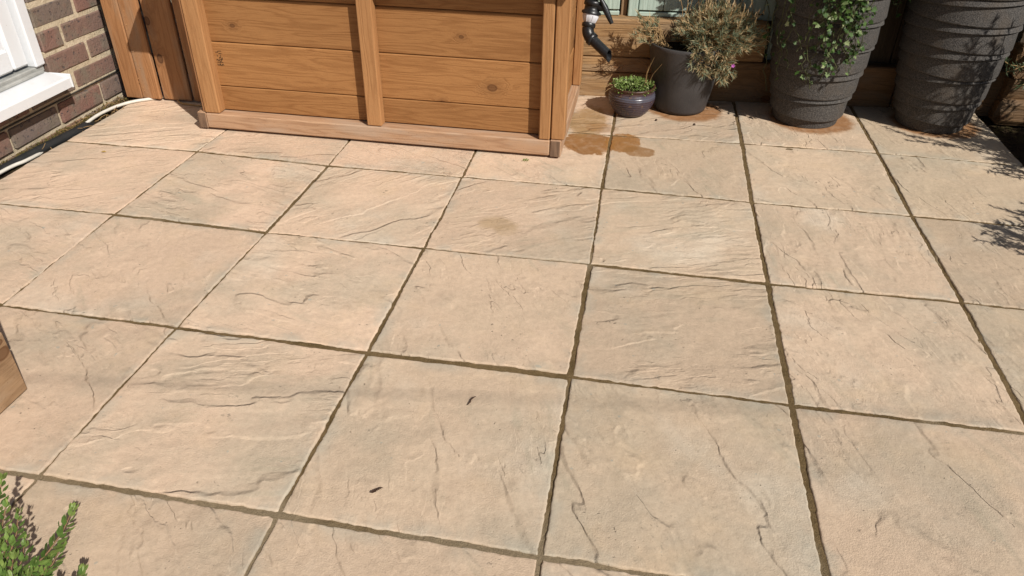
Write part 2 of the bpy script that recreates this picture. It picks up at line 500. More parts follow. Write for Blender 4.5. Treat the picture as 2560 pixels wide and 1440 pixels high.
def tallpot_material():
    n=NT('dark_stone_resin'); g=n.attr('g')
    v=n.noise(g,210,2,.7)
    c=n.mix(n.ramp(v,.35,.7),(.038,.035,.033),(.112,.101,.092))
    d=n.ramp(n.noise(g,7,4,.65),.48,.7)
    c=n.mix(n.math('MULTIPLY',d,.4),c,(.095,.070,.048))
    sp=n.ramp(n.noise(n.vmath('ADD',g,(4,4,4)),150,1),.72,.76)
    c=n.mix(n.math('MULTIPLY',sp,.5),c,(.25,.23,.2))
    return n.out(c,.78,n.bump(v,.0022,1),.3)
def glaze_material():
    n=NT('purple_glaze'); g=n.attr('g'); z=n.sep(g)[2]
    rim=n.ramp(z,.118,.135)
    v=n.noise(g,14,4,.6)
    c=n.mix(n.ramp(v,.35,.7),(.032,.022,.034),(.055,.036,.040))
    band=n.math('MULTIPLY',n.ramp(z,.088,.10),n.ramp(z,.125,.112))
    c=n.mix(n.math('MULTIPLY',band,.6),c,(.085,.095,.125))
    rings=n.math('POWER',n.math('MULTIPLY_ADD',n.math('SINE',n.math('MULTIPLY',z,560)),.5,.5),2)
    c=n.mix(n.math('MULTIPLY',rings,.35),c,(.10,.075,.095))
    c=n.mix(n.math('MULTIPLY',n.ramp(n.noise(g,30,3,.7),.58,.66),.6),c,(.19,.11,.055))
    c=n.mix(rim,c,(.060,.026,.016))
    c=n.mix(n.ramp(z,.02,.0),c,(.10,.075,.055))
    return n.out(c,n.ramp(n.noise(g,22,3),.35,.7,.18,.5),n.bump(n.noise(g,35,2),.0015,.6),.5)
def paint_material():
    n=NT('pale_green_paint'); g=n.attr('g'); x,y,z=n.sep(g)
    f=n.noise(n.comb(n.math('MULTIPLY',x,5),n.math('MULTIPLY',y,90),n.math('MULTIPLY',z,90)),1,4,.65)
    c=n.mix(n.ramp(f,.3,.75),(.34,.43,.37),(.46,.55,.48))
    sc=n.ramp(n.noise(n.comb(n.math('MULTIPLY',x,3),n.math('MULTIPLY',y,40),n.math('MULTIPLY',z,40)),1,4,.7),.66,.74)
    c=n.mix(n.math('MULTIPLY',sc,.5),c,(.22,.20,.15))
    return n.out(c,.75,n.bump(f,.003,1),.3)

M_PAVE=paving_material(); M_SAND=sand_material(); M_SOIL=soil_material()
M_BRICK=brick_material(); M_MORT=mortar_material(); M_UPVC=upvc_material()
M_TALL=tallpot_material(); M_GLAZE=glaze_material(); M_PAINT=paint_material()
M_BOARD=wood('shed_board_wood',(.335,.160,.058),(.205,.085,.026),knotden=.15,ringc=.8)
M_POST=wood('shed_post_wood',(.38,.193,.080),(.25,.112,.040),knotden=.10,ringc=.7)
M_BEAM=wood('shed_beam_wood',(.43,.265,.16),(.28,.15,.08),knotden=.2,ringc=.9,grey=(.40,.29,.21))
M_END=wood('end_grain_wood',(.20,.125,.08),(.10,.06,.04),knotden=0,ringc=1)
M_SIDEF=wood('gate_wood',(.355,.172,.074),(.22,.097,.038),knot=(.055,.022,.010),knotden=.22,grey=(.30,.19,.115))
M_SLEEP=wood('sleeper_wood',(.31,.185,.085),(.15,.08,.034),knotden=.35,ringc=.9,grey=(.25,.17,.10),tint=.8,bumpd=.004)
M_SLEEP_SHADED=wood('shaded_sleeper_wood',(.20,.115,.055),(.10,.055,.025),knotden=.3,grey=(.16,.11,.07),tint=.5,bumpd=.004)  # darker copy of the sleeper wood, with shade put into its colour
M_OLD=wood('weathered_timber',(.34,.215,.12),(.20,.12,.062),knotden=.35,grey=(.30,.22,.15))
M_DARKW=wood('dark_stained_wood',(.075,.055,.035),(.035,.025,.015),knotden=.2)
M_BLACK=plain('black_plastic',(.012,.012,.013),.35,.3,40,.0006,.5)
M_GREYPOT=plain('charcoal_plastic',(.050,.046,.046),.55,.3,9,.0008,.4,160)
M_COMP=plain('compost',(.02,.013,.008),.95,.5,60,.01,.1)
M_CLEAR=plain('translucent_white_plastic',(.62,.62,.66),.3,.06,20)
M_WHITEC=plain('white_cable_sheath',(.60,.57,.51),.5,.15,30)
M_HOSE=plain('black_conduit_plastic',(.017,.018,.019),.6,.4,25,.001,.4)
M_FELT=plain('roof_felt',(.06,.055,.05),.9,.3,80,.002,.2)
M_ALU=plain('grey_threshold_metal',(.33,.33,.31),.45,.25,20)
M_MARK=plain('black_ink',(.03,.018,.01),.8,.1)
M_IVYST=plain('ivy_stem_green',(.07,.075,.03),.8,.3,40)
M_TWIG=plain('twig_bark',(.20,.115,.06),.85,.3,40)
M_DRYT=plain('dry_grass_straw',(.30,.19,.085),.85,.35,40)
M_DEADL=plain('dead_leaf_brown',(.055,.028,.016),.8,.4,60)
M_DIAN=leafmat('dianthus_leaves',[(0,(.14,.19,.125)),(.3,(.24,.29,.19)),(.5,(.36,.35,.21)),(.68,(.58,.41,.22)),(1,(.70,.53,.33))],.5,.4)
M_IVY=leafmat('ivy_leaves',[(0,(.025,.055,.012)),(.5,(.06,.12,.025)),(.78,(.11,.18,.05)),(1,(.38,.42,.22))])
M_CLOV=leafmat('clover_leaves',[(0,(.09,.16,.03)),(.6,(.23,.33,.08)),(1,(.40,.45,.20))])
M_BOX=leafmat('box_leaves',[(0,(.045,.095,.02)),(.5,(.13,.22,.05)),(.9,(.23,.31,.08)),(1,(.30,.27,.10))],.4,.35)
M_ROSE=leafmat('rosemary_leaves',[(0,(.03,.055,.025)),(.6,(.07,.11,.05)),(1,(.14,.17,.09))])
M_BROAD=leafmat('broad_leaves',[(0,(.04,.10,.02)),(1,(.10,.19,.05))],.4)
M_PETAL=plain('pink_petal',(.42,.10,.40),.6,.2)
M_MOSS=leafmat('dry_moss',[(0,(.10,.085,.02)),(.5,(.16,.13,.035)),(.8,(.13,.08,.035)),(1,(.10,.055,.025))],.9)

# ------------------------------------------------------------------ ground
def vnoise(x, y, seed):
    x=np.asarray(x,float); y=np.asarray(y,float)
    L=np.random.default_rng(seed).random((64,64))
    xi=np.floor(x).astype(int); yi=np.floor(y).astype(int); fx=x-xi; fy=y-yi
    fx=fx*fx*(3-2*fx); fy=fy*fy*(3-2*fy)
    a=L[xi%64,yi%64]; b=L[(xi+1)%64,yi%64]; c=L[xi%64,(yi+1)%64]; d=L[(xi+1)%64,(yi+1)%64]
    return (a*(1-fx)+b*fx)*(1-fy)+(c*(1-fx)+d*fx)*fy

soil=MB()
def soil_grid():
    xs=np.concatenate([[-60,-20,-6],np.linspace(-2.9,-2.4,26),[-1,0,1],np.linspace(1.6,2.6,26),[6,20,60]])
    ys=np.concatenate([[-60,-20,-4,-1,0,.8,1.6],np.linspace(2.0,4.4,90),[8,20,60]])
    X,Y=np.meshgrid(xs,ys,indexing='ij')
    Z=np.where(X<-2.2,-.022,-.045)+.02*(vnoise(X*14,Y*14,3)-.5)+.016*(vnoise(X*40,Y*40,4)-.5)
    V=np.stack([X,Y,Z],-1).reshape(-1,3); ny=len(ys)
    I=np.arange(len(V)).reshape(X.shape)
    Fq=np.stack([I[:-1,:-1],I[1:,:-1],I[1:,1:],I[:-1,1:]],-1).reshape(-1,4)
    o=npmesh('soil',V,Fq,[M_SOIL],{'g':V})
    tag(o,kind='structure')
soil_grid()

CO={(0,1):(-.0115,.0126),(1,1):(.0124,-.0106),(2,1):(.0058,-.0073),(3,1):(-.0053,.0046),(4,1):(-.0049,-.0014),(5,1):(.0009,.0008),
(0,2):(-.0159,.0103),(1,2):(.0083,-.0059),(2,2):(.0073,-.0035),(3,2):(-.0008,.0041),(4,2):(-.0036,-.0011),(5,2):(.0069,.0065),
(0,3):(.0012,.0023),(1,3):(-.0006,-.0005),(2,3):(.0052,-.0049),(3,3):(-.0027,.0006),(4,3):(-.0023,-.0042),
(1,4):(-.0034,.0008),(2,4):(.0014,.001),(3,0):(-.0055,-.023),(4,0):(.0012,.0053),(5,0):(.0071,.0183)}
CX=[-2.555,-1.902,-1.302,-.702,-.102,.498,1.098,1.72]     # column lines -1..6
RY={-1:4.02,0:3.412,1:2.812,2:2.212,3:1.612,4:1.012,5:.412}
WC=[.004,.009,.011,.012,.017,.021,.018,.004]
WR={-1:.004,0:.012,1:.014,2:.015,3:.017,4:.014,5:.01}
def corner(ci,rj):
    a=CO.get((ci-1,rj),(0,0))
    sl=.094*(CX[ci]+.33)-.01 if rj==-1 else 0
    return np.array([CX[ci]+a[0], RY[rj]+a[1]+min(sl,.1)])
# joint widths differ from joint to joint, as in the photo
JW={('c',1,1):.010,('c',2,1):.017,('c',2,2):.009,('c',4,1):.009,('c',4,2):.020,('c',4,3):.014,('c',6,3):.02,
    ('c',4,0):.016,('c',5,1):.018,('c',1,2):.008,('c',3,2):.015,('c',3,1):.010,
    ('r',1,2):.010,('r',2,2):.018,('r',3,2):.010,('r',4,2):.011,('r',5,2):.016,('r',6,2):.012,('r',7,2):.010,
    ('r',1,3):.018,('r',2,3):.011,('r',3,3):.017,('r',4,3):.02,('r',5,3):.011,('r',6,3):.013}
def paving():
    us=np.concatenate([[0,.003,.006,.012,.022],np.linspace(.04,.96,70),[.978,.988,.994,.997,1]])
    n=len(us)
    Vs=[];Fs=[];G=[];Q=[];RN=[];TI=[];ED=[]
    base=0
    sr=random.Random(5)
    for ci in range(7):
        for rj in range(-1,5):
            # slab spans columns ci..ci+1 and rows rj (far) .. rj+1 (near)
            fl,fr=corner(ci,rj),corner(ci+1,rj); nl,nr=corner(ci,rj+1),corner(ci+1,rj+1)
            wl=JW.get(('c',ci,rj),WC[ci])*.385; wr=JW.get(('c',ci+1,rj),WC[ci+1])*.385
            wf=JW.get(('r',ci+1,rj),WR[rj])*.54; wn=JW.get(('r',ci+1,rj+1),WR[rj+1])*.54
            A=nl+[wl,wn];B=nr+[-wr,wn];C=fr+[-wr,-wf];D=fl+[wl,-wf]
            Ug,Vg=np.meshgrid(us,us,indexing='ij')
            P=(A*(1-Ug)[...,None]+B*Ug[...,None])*(1-Vg)[...,None]+(D*(1-Ug)[...,None]+C*Ug[...,None])*Vg[...,None]
            sd=sr.randrange(10000)
            def en(t,s): return (vnoise(t*7,0*t+s,sd)-.5)*.0035+(vnoise(t*34,0*t+s,sd+1)-.5)*.003+(vnoise(t*90,0*t+s,sd+2)-.5)*.0022
            P[...,0]+=en(Vg,1)*(1-Ug)**10+en(Vg,7)*Ug**10
            P[...,1]+=en(Ug,13)*(1-Vg)**10+en(Ug,19)*Vg**10
            dx=np.minimum(Ug,1-Ug)*.6; dy=np.minimum(Vg,1-Vg)*.6
            e=np.minimum(dx,dy)
            rr=.0035
            Z=-.0030*np.clip(1-e/rr,0,1)**2
            Z=Z-.0015*np.exp(-(dx**2+dy**2)/.0003)
            Z=Z+.0030*(vnoise(P[...,0]*7,P[...,1]*7,sd+3)-.5)+.0012*(vnoise(P[...,0]*19,P[...,1]*19,sd+4)-.5)+sr.uniform(-.0012,.0012)
            V=np.concatenate([P,Z[...,None]],-1).reshape(-1,3)
            ang=sr.choice([.35,.5,.2,-.5,.65,-.25,2.4,.4])+sr.uniform(-.15,.15)
            if ci>=5 or (ci,rj) in ((3,2),(3,3),(4,3),(4,0)): ang=-1.2+sr.uniform(-.2,.25)
            cc=P.reshape(-1,2).mean(0); L=P.reshape(-1,2)-cc
            qx=L[:,0]*math.cos(ang)+L[:,1]*math.sin(ang); qy=-L[:,0]*math.sin(ang)+L[:,1]*math.cos(ang)
            o=[sr.uniform(-30,30) for _ in range(3)]
            q=np.stack([qx+o[0],qy+o[1],np.full_like(qx,o[2])],-1)
            tt=min(1,max(0,(ci*.17-.08+sr.uniform(-.3,.3))))
            rn=sr.random()
            I=np.arange(n*n).reshape(n,n)+base
            Fs.append(np.stack([I[:-1,:-1],I[1:,:-1],I[1:,1:],I[:-1,1:]],-1).reshape(-1,4))
            ring=np.concatenate([I[:-1,0],I[-1,:-1],I[1:,-1][::-1],I[0,1:][::-1]])
            sk=V[ring-base].copy(); sk[:,2]-=.03
            J=np.arange(len(ring))+base+n*n
            Fs.append(np.stack([ring,J,np.roll(J,-1),np.roll(ring,-1)],-1))
            Vs+= [V,sk]; Q+=[q,q[ring-base]]
            k=n*n+len(ring)
            RN.append(np.full(k,rn)); TI.append(np.tile([tt,sr.random(),sr.random()],(k,1)))
            ED+=[e.ravel(),np.zeros(len(ring))]
            base+=k
    V=np.concatenate(Vs);Fq=np.concatenate(Fs)
    o=npmesh('patio_paving',V,Fq,[M_PAVE],{'g':V,'q':np.concatenate(Q),'rnd':np.concatenate(RN),'tint':np.concatenate(TI),'edge':np.concatenate(ED)})
    tag(o,kind='structure')
    # sand in the joints: uneven bed that rises and falls against the slab edges
    xs=np.arange(-2.555,1.725,.009); ys=np.arange(.4,4.16,.009)
    X,Y=np.meshgrid(xs,ys,indexing='ij')
    Z=-.0046+.0032*(vnoise(X*11,Y*11,71)-.5)+.0030*(vnoise(X*45,Y*45,72)-.5)+.002*(vnoise(X*100,Y*100,73)-.5)
    V=np.stack([X,Y,Z],-1).reshape(-1,3)
    I=np.arange(len(V)).reshape(X.shape)
    Fq=np.stack([I[:-1,:-1],I[1:,:-1],I[1:,1:],I[:-1,1:]],-1).reshape(-1,4)
    # leave out the bed where it would poke out past the angled back edge
    cy=V[Fq].mean(1); Fq=Fq[cy[:,1]<4.0+.094*(cy[:,0]+.33)]; cy=V[Fq].mean(1)
    nearx=np.min(np.abs(cy[:,0,None]-np.array(CX)[None]),1)<.020
    neary=np.min(np.abs(cy[:,1,None]-np.array(list(RY.values()))[None]),1)<.026
    Fq=Fq[nearx|neary|(cy[:,1]>3.9)]
    o=npmesh('joint_sand',V,Fq,[M_SAND],{'g':V},smooth=True)
    tag(o,kind='structure')
paving()

# ------------------------------------------------------------------ house
def house():
    X0=-2.67
    h=empty('brick_house',(X0,2.0,0),'purple brown brick house wall with a white plastic door above a projecting white sill','house')
    w=MB()
    Y0,Y1=-3.0,4.5; Z0=-.2
    ybk=2.985                                   # far edge of the door opening
    ynear=1.75
    def inside(ya,yb,za,zb): return yb>ynear and ya<ybk and zb>.24 and za<2.9
    # mortar body, as pieces round the door opening
    for lo,hi in [((X0-.25,Y0,Z0),(X0-.006,ynear-.02,3.2)),((X0-.25,ybk+.005,Z0),(X0-.006,Y1,3.2)),((X0-.25,ynear-.02,Z0),(X0-.006,ybk+.005,.20)),((X0-.25,ynear-.02,2.95),(X0-.006,ybk+.005,3.2))]:
        w.box(lo,hi,1,.001,1,.5)
    beds=[-.1,.006,.118,.222,.330,.438]
    while beds[-1]<3.1: beds.append(beds[-1]+.107)
    for k in range(len(beds)-1):
        za=beds[k]+.0108; zb=beds[k+1]-.0108
        off=[3.10,2.955,3.121,3.268,3.133,3.263][k] if k<6 else (3.121 if k%2 else 3.265)
        prot=.012 if k<=1 else 0
        y=off
        while y>Y0: y-=.317
        while y<Y1:
            ya=y+.0085; yb=y+.317-.0085
            if k>=2 and inside(ya,yb,za,zb):
                if ya<ybk<yb and yb-ybk>.03: ya=ybk+.002
                elif ya<ynear<yb and ynear-ya>.03: yb=ynear-.002
                else: y+=.317; continue
            d=rng.uniform(-.003,.002)+prot*.6
            w.box((X0-.08,ya,za),(X0+d,yb,zb),1,.006,0,None,jit=.0022)
            y+=.317
    w.build('wall',[M_BRICK,M_MORT],h)
    w2=MB(); w2.box((X0-.25,Y0,3.205),(X0,Y1,7.0),1,.002,0,.4); w2.build('unseen_upper_wall',M_BRICK,h)  # unseen upper storey, raised this high to block sky light
    # dpc line: a thin dark felt strip
    m=MB(); m.box((X0-.1,Y0,.118),(X0+.004,Y1,.1225),1,.0005); m.build('damp_course',M_BLACK,h)
    # door set: frame, panel, threshold, sill
    d=MB()
    d.box((X0-.10,ybk-.062,.292),(X0-.006,ybk-.002,2.9),2,.006)
    d.box((X0-.10,ynear,.292),(X0-.006,ynear+.06,2.9),2,.006)
    d.box((X0-.10,ynear+.062,2.83),(X0-.006,ybk-.064,2.9),1,.006)
    df=d.build('door_frame',M_UPVC,h)
    d=MB()
    xa=X0-.075; xb=X0-.034
    # stiles, rails, recessed moulded panel
    d.box((xa,ybk-.155,.305),(xb,ybk-.066,2.8),2,.012)
    d.box((xa,ynear+.066,.305),(xb,ynear+.155,2.8),2,.012)
    d.box((xa,ynear+.157,.305),(xb,ybk-.157,.40),1,.016)
    d.box((xa,ynear+.157,1.5),(xb,ybk-.157,1.62),1,.012)
    d.box((xa,ynear+.157,2.68),(xb,ybk-.157,2.8),1,.012)
    d.box((xa+.004,ynear+.150,.39),(xb-.016,ybk-.150,1.51),1,.004)
    d.box((xa+.004,ynear+.24,.48),(xb-.004,ybk-.24,1.42),1,.014)
    dp=d.build('door',M_UPVC,h)
    t=MB()
    t.box((xa,ynear+.155,1.62),(xb-.022,ybk-.155,2.68),1,.002)
    t.build('window_pane',plain('dark_glass',(.03,.035,.04),.05,.05),dp)
    t=MB(); t.box((X0-.11,ynear,.262),(X0-.02,ybk-.004,.292),1,.004); t.box((X0-.02,ynear,.262),(X0-.002,ybk-.03,.276),1,.003)
    t.build('threshold',M_ALU,h)
    s=MB()
    # projecting sill: sloped top, front lip, end cap
    ya,yb=ynear-.1,2.966
    def prof(y): return [(X0-.11,y,.262),(X0-.02,y,.262),(X0+.098,y,.247),(X0+.106,y,.240),(X0+.106,y,.200),(X0+.098,y,.196),(X0+.090,y,.214),(X0-.02,y,.225),(X0-.11,y,.225)]
    a=prof(ya);b=prof(yb);k=len(a)
    s.add(a+b,[(i,i+k,(i+1)%k+k,(i+1)%k) for i in range(k)]+[tuple(range(k)),tuple(range(k,2*k))[::-1]])
    sl_=s.build('sill',M_UPVC,h)
    c=MB()
    c.box((X0+.001,yb+.0005,.196),(X0+.110,yb+.010,.258),1,.003)
    c.build('sill_end_cap',M_UPVC,sl_)
house()

# ------------------------------------------------------------------ timber side gate (vertical boards)
def side_gate():
    o=empty('board_gate',(-2.35,3.37,0),'vertical board timber gate with resin runs between the brick wall and the store','gate')
    zb,zt=.012,1.75
    for xa,xb,yf,ti in [(-2.606,-2.515,3.36,.62),(-2.513,-2.412,3.36,.7),(-2.405,-2.250,3.376,.45),(-2.238,-2.09,3.376,.3),(-2.087,-1.99,3.376,.35)]:
        m=MB(); m.box((xa,yf,zb+rng.uniform(-.004,.004)),(xb,yf+.024,zt),2,.006,0,ti); m.build('board',M_SIDEF,o)
    for z in (.14,1.3):
        m=MB(); m.box((-2.606,3.405,z),(-1.99,3.44,z+.08),0,.004); m.build('rail',M_DARKW,o)
    m=MB()
    for i in range(20):
        z=.05+i*.022+rng.uniform(-.004,.004); x=-2.500+rng.uniform(-.012,.014)
        r=rng.uniform(.0012,.0026)
        m.lathe([(r*.05,r),(r*.7,r*.6),(r,0),(r*.7,-r),(r*.05,-r*1.5)],(x,3.3595,z),6)
    n=NT('resin'); n.out((.42,.22,.09),.25,None,.5)
    m.build('resin_drops',n.m,o)
side_gate()

# ------------------------------------------------------------------ timber store
def store():
    o=empty('timber_store',(-1.16,3.48,0),'low orange brown timber garden store with horizontal boards and upright battens on a base beam','store')
    YF=3.06; YB=3.90; XL,XR=-2.03,-.312
    yb=3.114
    beam=MB(); beam.box((-1.985,YF,.013),(-.362,YF+.075,.084),0,.005,0,.6); beam.build('front_beam',M_BEAM,o)
    for xa,xb in ((XL,-1.987),(-.360,XR)):
        b=MB(); b.box((xa,YF+.004,.008),(xb,YB,.086),1,.004,0,.5)
        e=b.build('side_beam',M_BEAM,o)
        c=MB(); c.box((xa+.003,YF+.0005,.011),(xb-.003,YF+.006,.083),2,.001,0,.5); c.build('end_grain',M_END,e)
    # front boards
    zz=[.0875,.2025,.404,.600,.796]
    for i in range(len(zz)-1):
        for xa,xb in ((-1.935,-1.165),(-1.160,-.385)):
            m=MB(); m.box((xa,yb+rng.uniform(-.0012,.0012),zz[i]+.0010),(xb,yb+.018,zz[i+1]-.0018),0,.0045,0,[.45,.6,.5,.4][i]+rng.uniform(-.15,.15))
            m.build('board',M_BOARD,o)
    bk=MB(); bk.box((-1.93,yb+.02,.09),(-.39,yb+.03,.8),0,.001); bk.build('lining',M_DARKW,o)
    # battens
    for xa,xb,ya,yc in ((-1.987,-1.911,YF+.002,yb+.02),(-1.195,-1.126,YF+.003,yb-.002),(-.411,-.363,YF+.003,yb+.02)):
        m=MB(); m.box((xa,ya,.0865),(xb,yc,.82),2,.0045,0,rng.uniform(.45,.75)); m.build('batten',M_POST,o)
    # right corner post, rear post, side boards
    m=MB(); m.box((-.359,YF+.010,.0875),(-.300,YF+.085,.85),2,.0045,0,.6); m.build('corner_post',M_POST,o)
    m=MB(); m.box((-.345,YB-.095,.0875),(-.303,YB-.025,.95),2,.004,0,.55); m.build('rear_post',M_POST,o)
    z=.09
    while z<.9:
        m=MB(); m.box((-.365,YF+.088,z),(-.347,YB-.03,z+.19),1,.003,0,None); m.build('side_board',M_BOARD,o); z+=.194
    m=MB(); m.box((-2.0,YF+.01,.0875),(-1.989,YB,.85),2,.003,0,.4); m.build('left_side_panel',M_SIDEF,o)
    # sloping roof with its front eave
    ye,ze=2.98,.772; sl_=.41
    m=MB()
    xa,xb=-2.085,-.235; yk=3.96
    zk=ze+(yk-ye)*sl_
    V=[(xa,ye,ze),(xb,ye,ze),(xb,yk,zk),(xa,yk,zk),(xa,ye,ze+.035),(xb,ye,ze+.035),(xb,yk,zk+.035),(xa,yk,zk+.035)]
    m.add(V,[(3,2,1,0),(4,5,6,7),(0,1,5,4),(1,2,6,5),(2,3,7,6),(3,0,4,7)])
    m.build('roof',[M_FELT],o)
    # faded ink stamp on a board
    t=MB()
    segs={'5':'abcdf'}
    glyph={'1':[(1,0,1,4)],'2':[(0,4,2,4),(2,4,2,2),(0,2,2,2),(0,2,0,0),(0,0,2,0)],'4':[(0,4,0,2),(0,2,2,2),(2,0,2,4)],'5':[(2,4,0,4),(0,4,0,2),(0,2,2,2),(2,2,2,0),(2,0,0,0)],
           '7':[(0,4,2,4),(2,4,1,0)],'-':[(0,2,2,2)],'E':[(0,0,0,4),(0,4,2,4),(0,2,2,2),(0,0,2,0)],'I':[(1,0,1,4)],'T':[(0,4,2,4),(1,0,1,4)],'L':[(0,4,0,0),(0,0,2,0)]}
    def write(s,x,z,hh):
        u=hh/4
        for ch in s:
            for x0,z0,x1,z1 in glyph.get(ch,[]):
                # text reads up the board: advance along +z, glyph height towards -x
                a=(x-z0*u, z+x0*u); b=(x-z1*u, z+x1*u)
                d=np.array(b)-np.array(a); L=np.hypot(*d); d=d/L; nn=np.array([-d[1],d[0]])*.0011
                e=d*.0006
                y=yb-.0016
                q=[np.array(a)-e+nn,np.array(b)+e+nn,np.array(b)+e-nn,np.array(a)-e-nn]
                t.add([(k[0],y,k[1]) for k in q],[(0,1,2,3)])
            z+=u*3.1
    write('5742-11',-1.872,.298,.0135)
    write('E12 - L',-1.888,.300,.0125)
    t.build('ink_stamp',M_MARK,o)
store()

# ------------------------------------------------------------------ sleepers, green fence
A94=math.atan(.0964)
def sleeper_y(x): return 3.906+.0964*(x+.33)
def sleepers():
    rot=Matrix.Rotation(A94,3,'Z')
    def piece(x0,x1,z0,z1,label,th=.1,dy=0,mt=M_SLEEP,ti=.5):
        xm=(x0+x1)/2; ym=sleeper_y(xm)+th/2+dy
        org=(xm,ym,z0)
        m=MB(); L=(x1-x0)/2/math.cos(A94)
        m.box((xm-L,ym-th/2,z0),(xm+L,ym+th/2,z1),0,.006,0,ti,rot=rot,jit=.0015)
        s=m.build('timber_sleeper',mt,None,org)
        tag(s,label,'sleeper','sleepers of the low retaining wall')
    piece(-.60,.27,-.03,.128,'bottom sleeper beside the store, behind the small glazed pot',ti=.75)
    piece(-.60,.26,.131,.207,'thin middle sleeper beside the store, between the wide one above and bottom one',ti=.9,dy=-.001)
    piece(-.60,.605,.210,.402,'wide top sleeper beside the store with the green fence on it',ti=.7,dy=.002)
    piece(.275,1.29,-.03,.207,'lower sleeper running behind the left tall ribbed pot',ti=.45,dy=-.002,mt=M_SLEEP_SHADED)
    piece(1.295,2.6,-.03,.207,'lower sleeper running behind the right tall ribbed pot',ti=.35,dy=.001,mt=M_SLEEP_SHADED)
sleepers()

def fence():
    f=empty('green_fence',(1.0,sleeper_y(1.0)+.08,.4),'pale green painted vertical board fence standing behind the sleeper wall','fence')
    rot=Matrix.Rotation(A94,3,'Z')
    def bd(x0,x1,z0,z1,dy,th,mt,name,ax=2,ti=None):
        xm=(x0+x1)/2; ym=sleeper_y(xm)+dy+th/2
        m=MB(); L=(x1-x0)/2
        m.box((xm-L,ym-th/2,z0),(xm+L,ym+th/2,z1),ax,.003,0,ti,rot=rot); m.build(name,mt,f)
    # wide painted boards with grooves, cover strips, the gravel board below, a dark post
    xs=[-.62,-.375,-.142]
    for a,b in zip(xs[:-1],xs[1:]): bd(a+.002,b-.002,.432,1.7,.066,.02,M_PAINT,'board')
    bd(-.138,-.106,.395,1.7,.085,.03,M_OLD,'post')
    x=-.100
    k=0
    while x<2.7:
        wdt=.052 if k%6==0 else .125
        low=.432 if x<.6 else .16
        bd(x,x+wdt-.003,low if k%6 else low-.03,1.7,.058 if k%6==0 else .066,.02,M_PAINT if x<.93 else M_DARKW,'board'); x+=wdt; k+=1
    bd(-.62,-.142,.4035,.424,.066,.02,M_PAINT,'gravel_board',0)
    bd(-.046,.6,.4035,.424,.066,.02,M_PAINT,'gravel_board',0)
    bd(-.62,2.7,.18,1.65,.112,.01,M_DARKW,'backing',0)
fence()

# ------------------------------------------------------------------ outlet pipe
def outlet():
    o=empty('outlet_pipe',(-.27,3.42,.5),'black plastic outlet pipe with a lever valve and clear collar on the store side','pipe')
    a=Vector((-.237,3.425,.597)); b=Vector((-.249,3.398,.505)); d=Vector((-.238,3.378,.425)); e=Vector((-.158,3.335,.372))
    ax=(b-a).normalized()
    m=MB()
    m.tube([(-.40,3.47,.665),(-.33,3.47,.665),(-.275,3.462,.66),(-.245,3.445,.638),tuple(a)],.024,16)
    m.build('inlet_tube',M_BLACK,o)
    m=MB()
    m.tube([a,a+ax*.004,a+ax*.02,a+ax*.022,a+ax*.040,a+ax*.046,a+ax*.056],[.030,.040,.040,.034,.034,.043,.043],20)
    m.tube([a+ax*.028,a+ax*.028+Vector((.030,-.012,.004)),a+ax*.028+Vector((.058,-.02,.006))],[.016,.016,.014],14)
    v=m.build('valve_body',M_BLACK,o)
    m=MB(); hc=a+ax*.028+Vector((.056,-.022,.006))
    m.tube([hc+Vector((-.036,.006,.060)),hc+Vector((-.010,0,.02)),hc,hc+Vector((.020,-.006,-.034)),hc+Vector((.036,-.010,-.062))],[.007,.010,.015,.012,.0085],12)
    m.build('lever_handle',M_BLACK,v)
    m=MB()
    q=a+ax*.057
    m.tube([q,q+ax*.003,q+ax*.016,q+ax*.034,q+ax*.036],[.036,.037,.034,.025,.022],28,caps=True)
    cl=m.build('collar',M_CLEAR,o)
    m=MB()
    for k in range(8):
        t=k*math.pi/4
        x=ax.cross(Vector((0,0,1))).normalized(); y=ax.cross(x)
        r1=(x*math.cos(t)+y*math.sin(t))
        m.tube([q+ax*.005+r1*.0368,q+ax*.016+r1*.0345,q+ax*.032+r1*.0265],.0016,5)
    m.build('collar_rib',M_CLEAR,cl)
    m=MB()
    p0=q+ax*.030
    m.tube([p0,p0+ax*.006],.024,20)
    m.tube([p0+ax*.006,p0+ax*.010,p0+ax*.022,p0+ax*.024],[.028,.030,.030,.026],20)
    # elbow sweep
    p1=p0+ax*.024; dirn=(e-d).normalized()
    pts=[]
    cpt=p1+ax*.030
    for i in range(9):
        t=i/8; end=cpt+dirn*.034
        pts.append(p1*(1-t)**2+cpt*2*t*(1-t)+end*t*t)
    m.tube(pts,.0262,20)
    end=pts[-1]
    m.tube([end-dirn*.012,end-dirn*.010,end+dirn*.006,end+dirn*.008],[.0265,.0295,.0295,.024],20)
    m.build('elbow',M_BLACK,o)
    # spout: open tube with a slanted cut mouth
    m=MB(); n=24; r=.0222; ri=.0195
    x=dirn.cross(Vector((0,0,1))).normalized(); y=dirn.cross(x).normalized()
    L=(e-end).length
    V=[];Fq=[]
    cut=Vector((.8,-.42,.08)).normalized()
    for ring,(rad,tt) in enumerate(((r,0),(r,1),(ri,1),(ri,0.1))):
        for k in range(n):
            ang=2*math.pi*k/n
            off=(x*math.cos(ang)+y*math.sin(ang))*rad
            if tt==1:
                pp=end+off+dirn*L
                s=(-(off.dot(cut)))/max(.2,dirn.dot(cut)); pp=pp+dirn*max(-.05,min(.05,s))
            else: pp=end+off+dirn*L*tt
            V.append(pp)
    for a_ in range(3):
        for k in range(n):
            k2=(k+1)%n; Fq.append((a_*n+k,a_*n+k2,(a_+1)*n+k2,(a_+1)*n+k))
    m.add(V,Fq,None,.5,0,False)
    m.build('spout',M_BLACK,o)
outlet()

